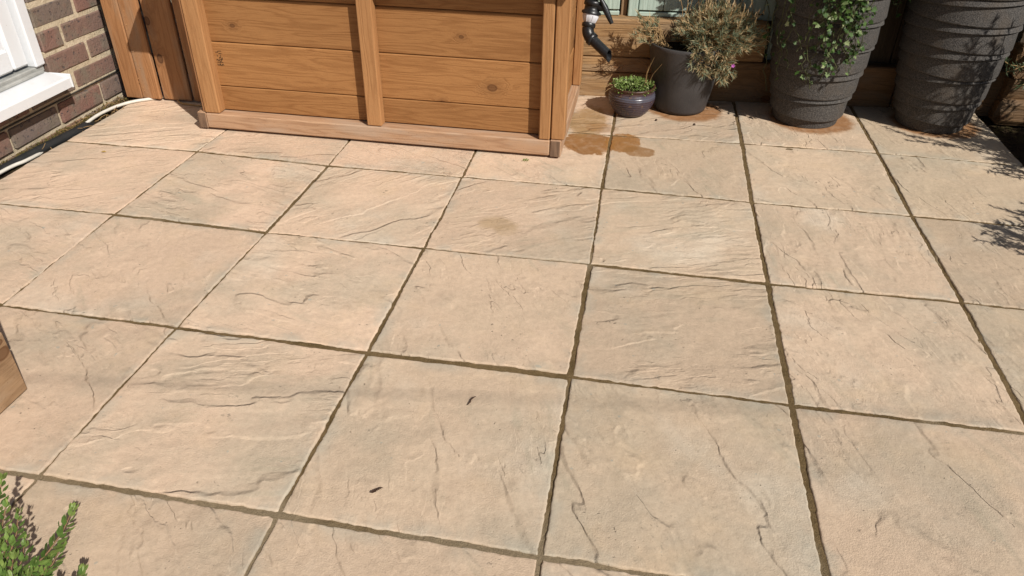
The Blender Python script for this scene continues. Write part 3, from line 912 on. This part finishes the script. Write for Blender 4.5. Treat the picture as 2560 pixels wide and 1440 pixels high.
# ------------------------------------------------------------------ pots
def tall_pot(c, label, seed, phase):
    o=empty('ribbed_pot',(c[0],c[1],0),label,'plant pot','tall ribbed pots by the sleeper wall')
    key=[(0,.158),(.05,.168),(.1,.178),(.2,.199),(.35,.222),(.5,.238),(.7,.25),(.9,.256)]
    def R0(z):
        for (a,ra),(b,rb) in zip(key[:-1],key[1:]):
            if z<=b: return ra+(rb-ra)*(z-a)/(b-a)
        return key[-1][1]
    rr=random.Random(seed)
    ridges=[]; z=.055
    k=0
    while z<.88:
        ridges.append((z,rr.uniform(.012,.024)*(1 if k%2 else -1), rr.uniform(-.5,.5)+phase)); z+=.052 if k%2 else .068; k+=1
    n=120
    V=[];G=[]
    us=[0,.05,.14,.3,.55,.8,1.0]
    for i in range(n):
        t=2*math.pi*i/n
        hs=[0.0]
        for z0,a,ph in ridges: hs.append(max(hs[-1]+.012,z0+a*math.cos(t-ph)))
        hs.append(.92)
        for k_ in range(len(hs)-1):
            lo_,hi_=hs[k_],hs[k_+1]
            for u in us:
                z=lo_+(hi_-lo_)*u
                if k_==0: step=-.004+.004*min(1,u*8)*.0
                else: step=.0135*(1-u)**.85-.004-(.003 if u==0 else 0)
                r=R0(z)+step-(.006 if (k_==0 and u==0) else 0)
                V.append((c[0]+r*math.cos(t),c[1]+r*math.sin(t),z)); G.append((c[0]*5+r*math.cos(t),r*math.sin(t),z))
    K=len(V)//n; Fs=[]
    for i in range(n):
        i2=(i+1)%n
        for j in range(K-1): Fs.append((i*K+j,i2*K+j,i2*K+j+1,i*K+j+1))
    m=MB(); m.add(V,Fs,G,.5,0,False)
    m.add([V[i*K] for i in range(n)],[tuple(range(n))[::-1]])
    m.lathe([(.262,.898),(.268,.905),(.268,.925),(.25,.925),(.245,.86)],(c[0],c[1],0),60)
    m.build('body',M_TALL,o)
    s=MB(); s.lathe([(.001,.872),(.12,.875),(.247,.868)],(c[0],c[1],0),40); s.build('compost',M_COMP,o)
    return R0
TP1=(.833,3.822); TP2=(1.437,3.878)
R0=tall_pot(TP1,'tall dark ribbed pot with trailing ivy, standing between grey pot and other tall pot',3,-1.2)
tall_pot(TP2,'tall dark ribbed pot nearest the right edge of the paving, striped by shadows',8,-.9)

def grey_pot():
    o=empty('charcoal_pot',(.212,3.835,0),'smooth charcoal plastic pot holding the dry spiky plant','plant pot')
    m=MB()
    m.lathe([(.02,0),(.118,.0),(.130,.006),(.134,.02),(.166,.2),(.188,.318),(.1905,.334),(.186,.338),(.180,.332),(.16,.2)],(.212,3.835,.001),72,capb=True)
    m.build('body',M_GREYPOT,o)
    s=MB(); s.lathe([(.001,.296),(.1,.3),(.176,.295)],(.212,3.835,0),40); s.build('compost',M_COMP,o)
grey_pot()
def small_pot():
    c=(-.033,3.695,.001)
    o=empty('glazed_pot',c,'small round purple glazed pot with brown rim and a green cushion plant','plant pot')
    prof=[(.01,0),(.060,0),(.066,.004)]
    for i in range(46):
        z=.006+i*.0028
        r=.066+(.115-.066)*math.sin(min(1,z/.098)*math.pi/2)**.85
        if z>.098: r=.115-(z-.098)*.28
        if z<.118: r+=.0016*math.sin(z*560)
        prof.append((r,z))
    prof+=[(.1065,.134),(.111,.140),(.112,.146),(.107,.149),(.100,.146),(.097,.13)]
    m=MB(); m.lathe(prof,c,72,capb=True)
    m.build('body',M_GLAZE,o)
    s=MB(); s.lathe([(.001,.134),(.05,.134),(.099,.13)],c,32); s.build('compost',M_COMP,o)
small_pot()

# ------------------------------------------------------------------ plants
def rv(): 
    v=Vector((rng.gauss(0,1),rng.gauss(0,1),rng.gauss(0,1))); v.normalize(); return v
def dianthus():
    o=empty('dianthus_plant',(.25,3.80,.3),'straggly grey green and straw coloured spiky plant spilling from the charcoal pot','plant')
    f=MB(); st=MB()
    base=Vector((.26,3.83,.31))
    tips=[]
    for i in range(620):
        th=rng.uniform(0,2*math.pi); ph=math.acos(rng.uniform(-.12,1))
        d=Vector((math.sin(ph)*math.cos(th),math.sin(ph)*math.sin(th),math.cos(ph)))
        rr_=rng.uniform(.55,1.05)
        p=Vector((.335,3.80,.345))+Vector((d.x*.225*rr_,d.y*.19*rr_,d.z*.185*rr_))
        # leave a gap on the left where the rim and compost show
        if p.x<.20 and p.z<.40 and p.y<3.84 : continue
        if p.x<.13: continue
        tips.append((p,d,1))
    for i in range(75):     # trailing over the front right of the rim
        t=rng.random(); x=.23+.19*t+rng.uniform(-.03,.03)
        p=Vector((x,3.665+.05*t+rng.uniform(-.02,.02)-.02,.335-rng.random()*(.10+.04*t)))
        tips.append((p,Vector((rng.uniform(-.4,.5),-1,rng.uniform(-.9,.1))),1))
    for i in range(14):
        p=Vector((.385+rng.uniform(-.03,.03),3.67+rng.uniform(-.02,.02),.19+rng.random()*.09))
        tips.append((p,Vector((rng.uniform(-.4,.5),-.6,-.8)),1))
    for i in range(34):     # separate tuft at the left of the rim
        p=Vector((.005+rng.gauss(0,.03),3.80+rng.gauss(0,.03),.385+rng.gauss(0,.033)))
        tips.append((p,(p-Vector((.06,3.82,.30))),.9))
    for p,d,k in tips:
        d=Vector(d).normalized()
        dry=rng.random()
        b=base if k==1 else Vector((.09,3.82,.31))
        mid=(b+p)/2+Vector((rng.uniform(-.02,.02),rng.uniform(-.02,.02),rng.uniform(0,.05)))
        st.tube([b+Vector((rng.uniform(-.05,.05),rng.uniform(-.05,.05),0)),mid,p],[.0026,.0022,.0014],4,caps=False)
        nb=rng.randint(13,22)
        for j in range(nb):
            dd=(d*.9+rv()*.75+Vector((0,0,.35)))
            q=p-d*rng.uniform(0,.035)
            tone=min(1,max(0,(rng.random()*.75 if dry<.6 else .3+rng.random()*.7)))
            f.blade(q,dd,rng.uniform(.020,.044),rng.uniform(.0028,.0042),0,tone,rng.uniform(-.2,.6))
    # a few dry seed stalks
    for i in range(26):
        x=rng.uniform(.15,.5); p=Vector((x,3.80+rng.uniform(-.1,.1),.46))
        e=p+Vector((rng.uniform(-.03,.05),rng.uniform(-.04,.02),rng.uniform(.05,.12)))
        st.tube([p,(p+e)/2+Vector((.004,0,.003)),e],.0014,4,caps=False)
        for j in range(3): f.blade(e-Vector((0,0,.01*j)),Vector((rng.uniform(-.5,.5),rng.uniform(-.5,.5),1)),.022,.005,0,.85+rng.random()*.15)
    f.build('foliage',M_DIAN,o); st.build('stem',M_DRYT,o)
    fl=MB()
    c=Vector((.425,3.655,.285))
    for k in range(5):
        a=k*1.256; fl.leaf(c,Vector((math.cos(a),-.3,math.sin(a))),Vector((0,-1,0)),.010,.008,0,.5)
    fl.build('flower',M_PETAL,o)
dianthus()

def cushion():
    o=empty('cushion_plant',(-.033,3.695,.13),'bright green cushion of tiny round leaves filling the small glazed pot','plant')
    f=MB(); st=MB()
    for i in range(700):
        a=rng.uniform(0,6.283); r=.108*math.sqrt(rng.random())
        z=.136+.018*(1-(r/.108)**2)+rng.uniform(-.006,.018)
        p=Vector((-.033+r*math.cos(a),3.695+r*math.sin(a),z))
        f.leaf(p,Vector((math.cos(a),math.sin(a),rng.uniform(-.2,.9)))+rv()*.6,Vector((0,0,1))+rv()*.4,rng.uniform(.008,.014),rng.uniform(.007,.012),0,rng.random())
    for i in range(120):
        a=rng.uniform(0,6.283); r=.1*math.sqrt(rng.random())
        p=Vector((-.033+r*math.cos(a),3.695+r*math.sin(a),.15)); f.blade(p,Vector((rng.uniform(-.6,.6),rng.uniform(-.6,.6),1)),rng.uniform(.02,.036),.003,0,rng.random())
    for x0,z1,x1,y1 in ((.02,.30,.055,3.66),(.028,.25,.035,3.68),(.035,.27,.095,3.66),(.04,.22,.03,3.66),(.03,.26,.042,3.69)):
        st.tube([(x0,3.70,.135),((x0+x1)/2-.006,(3.70+y1)/2,(.135+z1)/2+.01),(x1,y1,z1)],[.0016,.0013,.0008],5,caps=False)
    dr=MB()
    for i in range(4):
        y=3.67+rng.uniform(-.02,.03); dr.tube([(-.12,y,.145),(-.15,y-.01,.135+i*.006),(-.172,y-.02,.115+i*.009)],[.0016,.0013,.001],5,caps=False)
    f.build('foliage',M_CLOV,o); st.build('stem',M_DRYT,o); dr.build('drooping_stalk',M_DRYT,o)
cushion()

def ivy(pc, label, stems, shade_crown, seed):
    rs=random.Random(seed)
    o=empty('ivy_plant',(pc[0],pc[1],.9),label,'plant','ivy growing in the tall pots')
    f=MB(); st=MB()
    for (th,zend,dens,out) in stems:
        t=R(th); z=.935; pts=[]
        rad=.268
        tt=t; off=.0
        while z>zend:
            off=min(out,off+.018)
            r=R0(max(0,z))+.018+off*(.6+.6*rs.random())
            pts.append(Vector((pc[0]+r*math.cos(tt),pc[1]+r*math.sin(tt),z)))
            tt+=rs.uniform(-.09,.09); z-=rs.uniform(.018,.035)
        if len(pts)<2: continue
        st.tube(pts,[.0019]*len(pts),4,caps=False)
        for p in pts[1:]:
            k=dens if dens>=1 else (1 if rs.random()<dens else 0)
            for j in range(int(k)):
                w=Vector((math.cos(tt),math.sin(tt),0))
                q=p+Vector((rs.gauss(0,.016),rs.gauss(0,.012),rs.gauss(0,.016)))
                st.tube([p,(p+q)/2+Vector((0,0,.004)),q],.0009,3,caps=False)
                s=rs.uniform(.017,.029)
                dd=Vector((rs.uniform(-1,1),rs.uniform(-.6,.2),rs.uniform(-1,.3)))+w*.4
                f.leaf(q,dd,w+Vector((rs.uniform(-.6,.6),rs.uniform(-.6,.6),rs.uniform(-.1,.9))),s,s*rs.uniform(.8,1.0),0,rs.random()**1.3,rs.uniform(-.1,.3),1)
    for i in range(shade_crown):  # unseen crown added above the view to cast shade and block sky
        a=rs.uniform(0,6.283); r=.42*math.sqrt(rs.random()); z=.93+.62*rs.random()*(1-(r/.46)**2)
        p=Vector((pc[0]+r*math.cos(a),pc[1]+r*math.sin(a)*.7,z))
        s=rs.uniform(.032,.06)
        f.leaf(p,Vector((math.cos(a),math.sin(a),rs.uniform(-.8,.8))),Vector((rs.uniform(-.5,.5),rs.uniform(-.5,.5),1)),s,s*.9,0,rs.random(),.2,1)
        if i%8==0: st.tube([(pc[0],pc[1],.88),(p.x*.5+pc[0]*.5,p.y*.5+pc[1]*.5,z*.5+.47),tuple(p)],[.004,.003,.0015],4,caps=False)
    f.build('foliage',M_IVY,o); st.build('stem',M_IVYST,o)
S1=[]
rr=random.Random(21)
for i in range(16): S1.append((rr.uniform(-97,-68),rr.uniform(.34,.60),rr.choice([1,1,2,2]),.04))
for i in range(4): S1.append((rr.uniform(-92,-74),rr.uniform(.28,.34),1,.03))
for i in range(9): S1.append((rr.uniform(-150,-95),rr.uniform(.22,.5),.45,.03))
for i in range(3): S1.append((rr.uniform(-108,-92),rr.uniform(.2,.28),.5,.02))
S1.append((-178,.13,.4,.03))
ivy(TP1,'variegated ivy trailing down the front of the left tall ribbed pot',S1,1100,4)
S2=[(-168,.50,3,.06),(-160,.53,3,.05),(-172,.56,2,.05),(-150,.60,2,.04),(-176,.47,.5,.04)]
ivy(TP2,'pale ivy hanging over the left rim of the right tall ribbed pot',S2,900,9)

# right hand bed: timbers, rosemary, broad leaved plant
def right_bed():
    for x0,x1,y0,z0,z1,lab in [(1.80,2.75,4.02,-.03,.085,'bottom rough timber of the shaded raised bed at right'),
                               (1.815,2.75,4.045,.088,.20,'middle split faced timber of the shaded raised bed at right'),
                               (1.80,2.75,4.03,.203,.345,'topmost timber of the shaded raised bed at right, under the plants')]:
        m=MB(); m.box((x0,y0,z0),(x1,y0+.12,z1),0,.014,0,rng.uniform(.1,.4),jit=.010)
        s=m.build('bed_timber',M_SLEEP_SHADED,None,(x0,y0,z0)); tag(s,lab,'timber','timbers of the right raised bed')  # the darker wood carries the shade on this bed in its colour
right_bed()
def rosemary(org,label,bulk,shades,seed):
    """bulk: (count, lo, hi) box of shoot tips; shades: tips given as (ground x, ground y, height)"""
    rs=random.Random(seed)
    o=empty('rosemary_bush',org,label,'shrub','rosemary bushes beside the paving')
    f=MB(); st=MB()
    b=Vector(org)
    tips=[]
    for (k,lo,hi) in bulk:
        for i in range(k): tips.append(Vector([rs.uniform(p,q) for p,q in zip(lo,hi)]))
    for (gx,gy,z) in shades: tips.append(Vector((gx,gy,0))+SDIR*(z/SDIR.z))
    for e in tips:
        s=b+Vector((rs.uniform(-.1,.1),rs.uniform(-.1,.1),0))
        mid=(s+e)/2+Vector((rs.uniform(-.05,.05)+.05,rs.uniform(-.05,.05)-.03,.10))
        pts=[s*(1-t)**2+mid*2*t*(1-t)+e*t*t for t in np.linspace(0,1,9)]
        st.tube(pts,[.005-.0004*k for k in range(9)],5,caps=False)
        for t in np.linspace(.35,1.0,28):
            p=s*(1-t)**2+mid*2*t*(1-t)+e*t*t
            d=(e-mid).normalized()
            for j in range(4):
                dd=d*.8+Vector((rs.gauss(0,1),rs.gauss(0,1),rs.gauss(0,1))).normalized()
                f.blade(p,dd,rs.uniform(.024,.042),.0066,0,rs.random(),.2)
            if rs.random()<.12 and t>.45:
                e2=p+(d+rv()*.8).normalized()*rs.uniform(.05,.11)
                st.tube([p,e2],.0016,4,caps=False)
                for u in np.linspace(.2,1,7):
                    for j in range(4): f.blade(p+(e2-p)*u,(e2-p).normalized()*.8+rv(),rs.uniform(.02,.036),.006,0,rs.random(),.2)
    f.build('foliage',M_ROSE,o); st.build('stem',M_TWIG,o)
rosemary((2.45,3.15,-.04),'large rosemary bush in the soil beyond the right paving edge',
    [(150,(2.15,2.85,.35),(2.75,3.65,.75)),(26,(2.05,3.15,.5),(2.45,3.6,1.0)),(40,(1.98,3.2,.15),(2.3,3.65,.45)),(15,(1.85,3.12,.62),(2.08,3.40,1.0))],
    [(1.56,3.31,.42),(1.60,3.34,.45),(1.63,3.28,.40),(1.64,3.40,.48),(1.58,3.36,.5),(1.54,3.69,.55),(1.60,3.68,.5),(1.66,3.66,.5),(1.70,3.72,.5),(1.60,3.58,.45),(1.68,3.52,.4)],31)
rosemary((2.05,2.35,-.04),'smaller rosemary bush further forward beyond the right paving edge',
    [(40,(1.95,2.1,.25),(2.4,2.6,.6)),(8,(1.75,2.25,.3),(1.95,2.5,.45))],
    [(1.29,2.66,.40),(1.33,2.72,.42),(1.37,2.67,.38),(1.40,2.76,.45),(1.36,2.80,.48),(1.44,2.72,.4),(1.46,2.83,.5),(1.45,2.64,.38)],32)
def trailing():
    o=empty('trailing_rosemary',(1.9,4.06,.35),'thin rosemary sprig hanging over the shaded raised bed timbers at right','plant')
    f=MB(); st=MB(); rs=random.Random(5)
    for k,(p0,p1,p2) in enumerate([((2.0,4.06,.35),(1.86,3.97,.30),(1.715,3.90,.265)),((2.02,4.06,.34),(1.90,3.95,.24),(1.80,3.90,.205)),((2.0,4.06,.35),(1.93,3.95,.25),(1.86,3.90,.16)),((2.0,4.06,.34),(1.80,3.97,.24),(1.70,3.92,.31))]):
        p0,p1,p2=map(Vector,(p0,p1,p2))
        pts=[p0*(1-t)**2+p1*2*t*(1-t)+p2*t*t for t in np.linspace(0,1,10)]
        st.tube(pts,.0022,5,caps=False)
        for t in np.linspace(.2,1,17):
            p=p0*(1-t)**2+p1*2*t*(1-t)+p2*t*t
            for j in range(4):
                f.blade(p,(p2-p1).normalized()*.5+rv(),rs.uniform(.024,.036),.005,0,.4+.6*rs.random(),.1)
    f.build('foliage',M_ROSE,o); st.build('stem',M_DRYT,o)
trailing()
def broad():
    o=empty('broad_leaved_plant',(1.95,4.10,.34),'broad green leaved plant behind the right tall pot','plant')
    f=MB(); st=MB(); rs=random.Random(8)
    for i in range(46):
        e=Vector((1.90+rs.uniform(-.13,.35),4.06+rs.uniform(-.08,.08),.36+rs.random()*.22))
        st.tube([(1.95+rs.uniform(-.05,.1),4.10,.33),((1.95+e.x)/2,4.09,.36+.5*(e.z-.34)),tuple(e)],[.003,.0025,.0018],5,caps=False)
        s=rs.uniform(.05,.085)
        f.leaf(e,Vector((rs.uniform(-1,.6),-1,rs.uniform(-.7,.3))),Vector((rs.uniform(-.4,.4),-.5,1)),s,s*.62,0,rs.random(),.2)
    f.build('foliage',M_BROAD,o); st.build('stem',M_TWIG,o)
broad()

# ------------------------------------------------------------------ trench at the house foot
def catmull(P,n=8):
    P=[nz(p) for p in P]; out=[]
    P=[2*P[0]-P[1]]+P+[2*P[-1]-P[-2]]
    for i in range(1,len(P)-2):
        for k in range(n):
            t=k/n; a,b,c,d=P[i-1],P[i],P[i+1],P[i+2]
            out.append(.5*((2*b)+(-a+c)*t+(2*a-5*b+4*c-d)*t*t+(-a+3*b-3*c+d)*t**3))
    out.append(P[-2]); return [tuple(p) for p in out]
def trench():
    m=MB(); pts=catmull([(-2.626,1.2,-.004),(-2.626,2.0,-.004),(-2.616,2.45,-.004),(-2.608,2.65,-.004),(-2.594,2.82,-.004),(-2.588,2.95,-.006),(-2.598,3.03,-.014),(-2.614,3.10,-.045)],12)
    m.tube(pts,.021,14)
    tag(m.build('drain_hose',M_HOSE,None,(-2.62,2.4,0)),'black plastic hose lying in the gap at the foot of the brick wall','hose')
    m=MB(); pts=catmull([(-2.598,1.2,-.004),(-2.600,2.0,-.004),(-2.592,2.45,.004),(-2.575,2.58,.002),(-2.592,2.70,-.012),(-2.608,2.80,-.022),(-2.606,2.92,-.02),(-2.592,3.00,.002),(-2.591,3.08,.010),(-2.588,3.15,.011),(-2.573,3.24,.010),(-2.535,3.31,.010),(-2.478,3.362,.009),(-2.42,3.42,.008)],10)
    m.tube(pts,.0078,10)
    tag(m.build('white_cable',M_WHITEC,None,(-2.59,2.9,0)),'white cable running past the black hose and under the board gate','cable')
    m=MB(); pts=catmull([(-2.36,3.42,.008),(-2.30,3.352,.007),(-2.22,3.335,.006),(-2.12,3.335,.006),(-2.04,3.345,.006)],8)
    m.tube(pts,.0045,8)
    tag(m.build('thin_tan_cable',M_DRYT,None,(-2.2,3.34,0)),'thin tan cable along the bottom of the board gate beside the store','cable')
    m=MB(); rs=random.Random(3)
    for i in range(75):
        y=rs.uniform(2.75,3.36); x=-2.63+rs.uniform(-.028,.06)*(1 if y>2.95 else .4)
        pts=[Vector((x,y,-.012))]
        a=rs.uniform(0,6.28)
        for k in range(5):
            a+=rs.uniform(-.9,.9)
            pts.append(pts[-1]+Vector((math.cos(a)*.016,math.sin(a)*.022,rs.uniform(-.004,.016)-.004*k)))
        pts=[Vector((max(-2.66,p.x),min(3.35,p.y),p.z)) for p in pts]
        m.tube(pts,.0013,4,caps=False,rnd=rs.random())
    tag(m.build('dry_grass',M_DRYT,None,(-2.62,3.1,-.04)),kind='stuff')
    m=MB()
    for i in range(2600):
        y=rs.uniform(2.3,3.38); x=-2.645+rs.gauss(0,.012) if y<2.95 else -2.63+rs.gauss(0,.02)
        x=max(-2.665,x)
        p=Vector((x,y,-.016+rs.random()*.018))
        m.leaf(p,Vector((rs.uniform(-1,1),rs.uniform(-1,1),rs.uniform(0,1.2))),Vector((0,0,1)),rs.uniform(.005,.013),rs.uniform(.003,.008),0,rs.random())
    tag(m.build('moss_litter',M_MOSS,None,(-2.63,2.9,-.04)),kind='stuff')
trench()

# ------------------------------------------------------------------ near left: timber edge and box bush
def near_left():
    o=empty('timber_planter',(-1.85,.95,0),'weathered timber planter with a square corner at the left edge of the paving','planter')
    for k in range(2):
        m=MB(); m.box((-1.62,.35,.004+k*.2),(-1.538,1.279,.198+k*.2),1,.004,0,.6-.1*k); m.build('side_board',M_OLD,o)
        m=MB(); m.box((-2.35,1.205,.004+k*.2),(-1.622,1.274,.198+k*.2),0,.004,0,.5); m.build('end_board',M_OLD,o)
        m=MB(); m.box((-2.35,.35,.004+k*.2),(-1.622,.42,.198+k*.2),0,.004,0,.5); m.build('end_board',M_OLD,o)
        m=MB(); m.box((-2.42,.35,.004+k*.2),(-2.352,1.276,.198+k*.2),1,.004,0,.5); m.build('side_board',M_OLD,o)
    m=MB(); m.box((-2.34,.43,.01),(-1.63,1.2,.36),0,.01); m.build('soil_fill',M_COMP,o)
    c=(-1.20,.45)
    p=empty('terracotta_pot',(c[0],c[1],0),'terracotta pot holding the leafy box bush in the near corner','plant pot')
    m=MB(); m.lathe([(.01,0),(.07,0),(.095,.11),(.104,.112),(.106,.14),(.096,.14),(.09,.12)],(c[0],c[1],.001),40,capb=True)
    m.build('body',plain('terracotta',(.36,.14,.07),.85,.2,30,.001),p)
    s=MB(); s.lathe([(.001,.122),(.09,.122)],(c[0],c[1],0),24); s.build('compost',M_COMP,p)
    b=empty('box_bush',(c[0],c[1],.12),'small bright green leafy box bush reaching over the near corner of the paving','shrub')
    f=MB(); st=MB(); rs=random.Random(12)
    def sprig(tip,mid=None):
        tip=Vector(tip)
        s=Vector((c[0]+rs.uniform(-.05,.05),c[1]+rs.uniform(-.05,.05),.13))
        mid=Vector((s.x*.35+tip.x*.65+.01,s.y*.45+tip.y*.55-.05,.13+(tip.z-.13)*.35-.015)) if mid is None else Vector(mid)
        L=(tip-s).length
        k=int(L/.013)
        pts=[s*(1-t)**2+mid*2*t*(1-t)+tip*t*t for t in np.linspace(0,1,9)]
        st.tube(pts,[.0034-.00028*i for i in range(9)],5,caps=False)
        for i in range(3,k+1):
            t=i/k; p=s*(1-t)**2+mid*2*t*(1-t)+tip*t*t
            d=((tip-mid)*t+(mid-s)*(1-t)).normalized()
            a0=(i%2)*1.57+rs.uniform(-.3,.3)
            x=d.cross(Vector((0,0,1))).normalized(); y=d.cross(x)
            for j in range(2):
                a=a0+j*3.1416
                o_=x*math.cos(a)+y*math.sin(a)
                l=rs.uniform(.019,.027)*(1-.3*(t>.9))
                f.leaf(p+o_*.003,d*1.0+o_*(.9 if t<.93 else .45),d-o_*.3,l,l*.56,0,min(1,max(0,rs.random()*.6+.5*(t-.4))),-.08)
        for j in range(3):
            f.leaf(tip,(tip-mid).normalized()+rv()*.35,rv(),.018,.009,0,.9)
    TIPS=BOX_TIPS
    for tp,md in TIPS: sprig(tp,md)
    for i in range(30):
        a=rs.uniform(0,6.28); r=rs.uniform(.05,.14)
        tp=(c[0]+r*math.cos(a)+.03,c[1]+r*math.sin(a)+.03,.13+rs.uniform(.03,.2))
        sprig(tp)
    f.build('foliage',M_BOX,b); st.build('stem',M_TWIG,b)
# shoot tips and the bend below each (design units)
BOX_TIPS=[((-1.016,0.819,0.170),(-0.991,0.676,0.110)),
    ((-1.013,0.761,0.130),(-1.006,0.655,0.070)),
    ((-1.087,0.774,0.200),(-1.005,0.647,0.140)),
    ((-1.059,0.742,0.170),(-0.994,0.625,0.110)),
    ((-1.139,0.814,0.240),(-1.050,0.665,0.180)),
    ((-1.103,0.770,0.220),(-1.041,0.649,0.160)),
    ((-0.961,0.738,0.100),(-0.945,0.646,0.050)),
    ((-1.017,0.730,0.130),(-0.997,0.630,0.070)),
    ((-1.025,0.707,0.140),(-0.991,0.613,0.080)),
    ((-1.071,0.727,0.200),(-1.019,0.618,0.140)),
    ((-1.032,0.687,0.190),(-0.990,0.590,0.130)),
    ((-1.015,0.680,0.150),(-0.990,0.603,0.090)),
    ((-1.122,0.753,0.200),(-1.056,0.634,0.140)),
    ((-0.990,0.682,0.130),(-0.975,0.602,0.070)),
    ((-1.030,0.659,0.200),(-0.992,0.564,0.140)),
    ((-0.997,0.645,0.170),(-0.973,0.571,0.110)),
    ((-0.971,0.688,0.120),(-0.957,0.608,0.060)),
    ((-1.017,0.655,0.180),(-0.991,0.573,0.120)),
    ((-1.068,0.699,0.200),(-1.015,0.594,0.140))]
near_left()

# ------------------------------------------------------------------ bits on the paving, washing line
def bits():
    m=MB()
    for k in range(5):
        m.leaf((-.516+.004*k,1.108+.002*k,.004+.001*k),Vector((1,.5+.2*k,.1)),Vector((-.2,.3*k-.5,1)),.015,.0075,0,.5,.4)
    tag(m.build('dead_leaf',M_DEADL,None,(-.512,1.111,0)),'small dark crumpled dead leaf on a slab near the front','leaf')
    m=MB(); m.tube([(-.360,1.440,.003),(-.354,1.450,.006),(-.355,1.462,.004),(-.348,1.470,.007),(-.345,1.476,.004)],[.0008,.0018,.002,.0016,.0007],6)
    tag(m.build('twig_fragment',M_DEADL,None,(-.353,1.456,0)),'short dark twig fragment lying below the slab joint','twig')
    m=MB()
    for k in range(6): m.leaf((-.47+.008*(k%3),3.01+.005*(k//2),.002),Vector((rng.uniform(-1,1),rng.uniform(-1,.3),.8)),Vector((0,-.5,1)),.014,.008,0,.6)
    tag(m.build('weed_seedling',M_CLOV,None,(-.464,3.005,0)),'tiny green weed seedling by the store base beam','weed')
    m=MB(); m.leaf((-2.32,2.73,.003),Vector((1,.3,.05)),Vector((0,0,1)),.022,.012,0,.5)
    tag(m.build('yellow_leaf',plain('yellow_leaf_skin',(.42,.27,.06),.7),None,(-2.313,2.733,0)),'small yellow leaf on a slab near the wall','leaf')
    for x,y,lab in ((.05,3.62,'small brown crumb on the slab in front of the charcoal pot'),(.235,3.60,'dark crumb between charcoal pot and left tall pot')):
        m=MB(); m.lathe([(.0005,.009),(.004,.007),(.0055,.003),(.003,0)],(x+.05,y,.001),7,fn=lambda r,z,t,j:(r*(1+.4*math.sin(3*t)),z),smooth=False)
        tag(m.build('soil_crumb',M_DEADL,None,(x+.05,y,0)),lab,'crumb')
    g0=Vector((-.76,1.425,0)); d=Vector((1,.128,0)).normalized(); p=g0+SDIR*4.6
    m=MB(); pts=[g0+d*t+SDIR*(4.6+.55*max(-1,t)) for t in np.linspace(-2.2,9,40)]
    m.tube(pts,.0028,6)
    tag(m.build('washing_line',M_WHITEC,None,tuple(p)),'thin washing line high over the patio, seen as a faint shadow stripe','line')
bits()
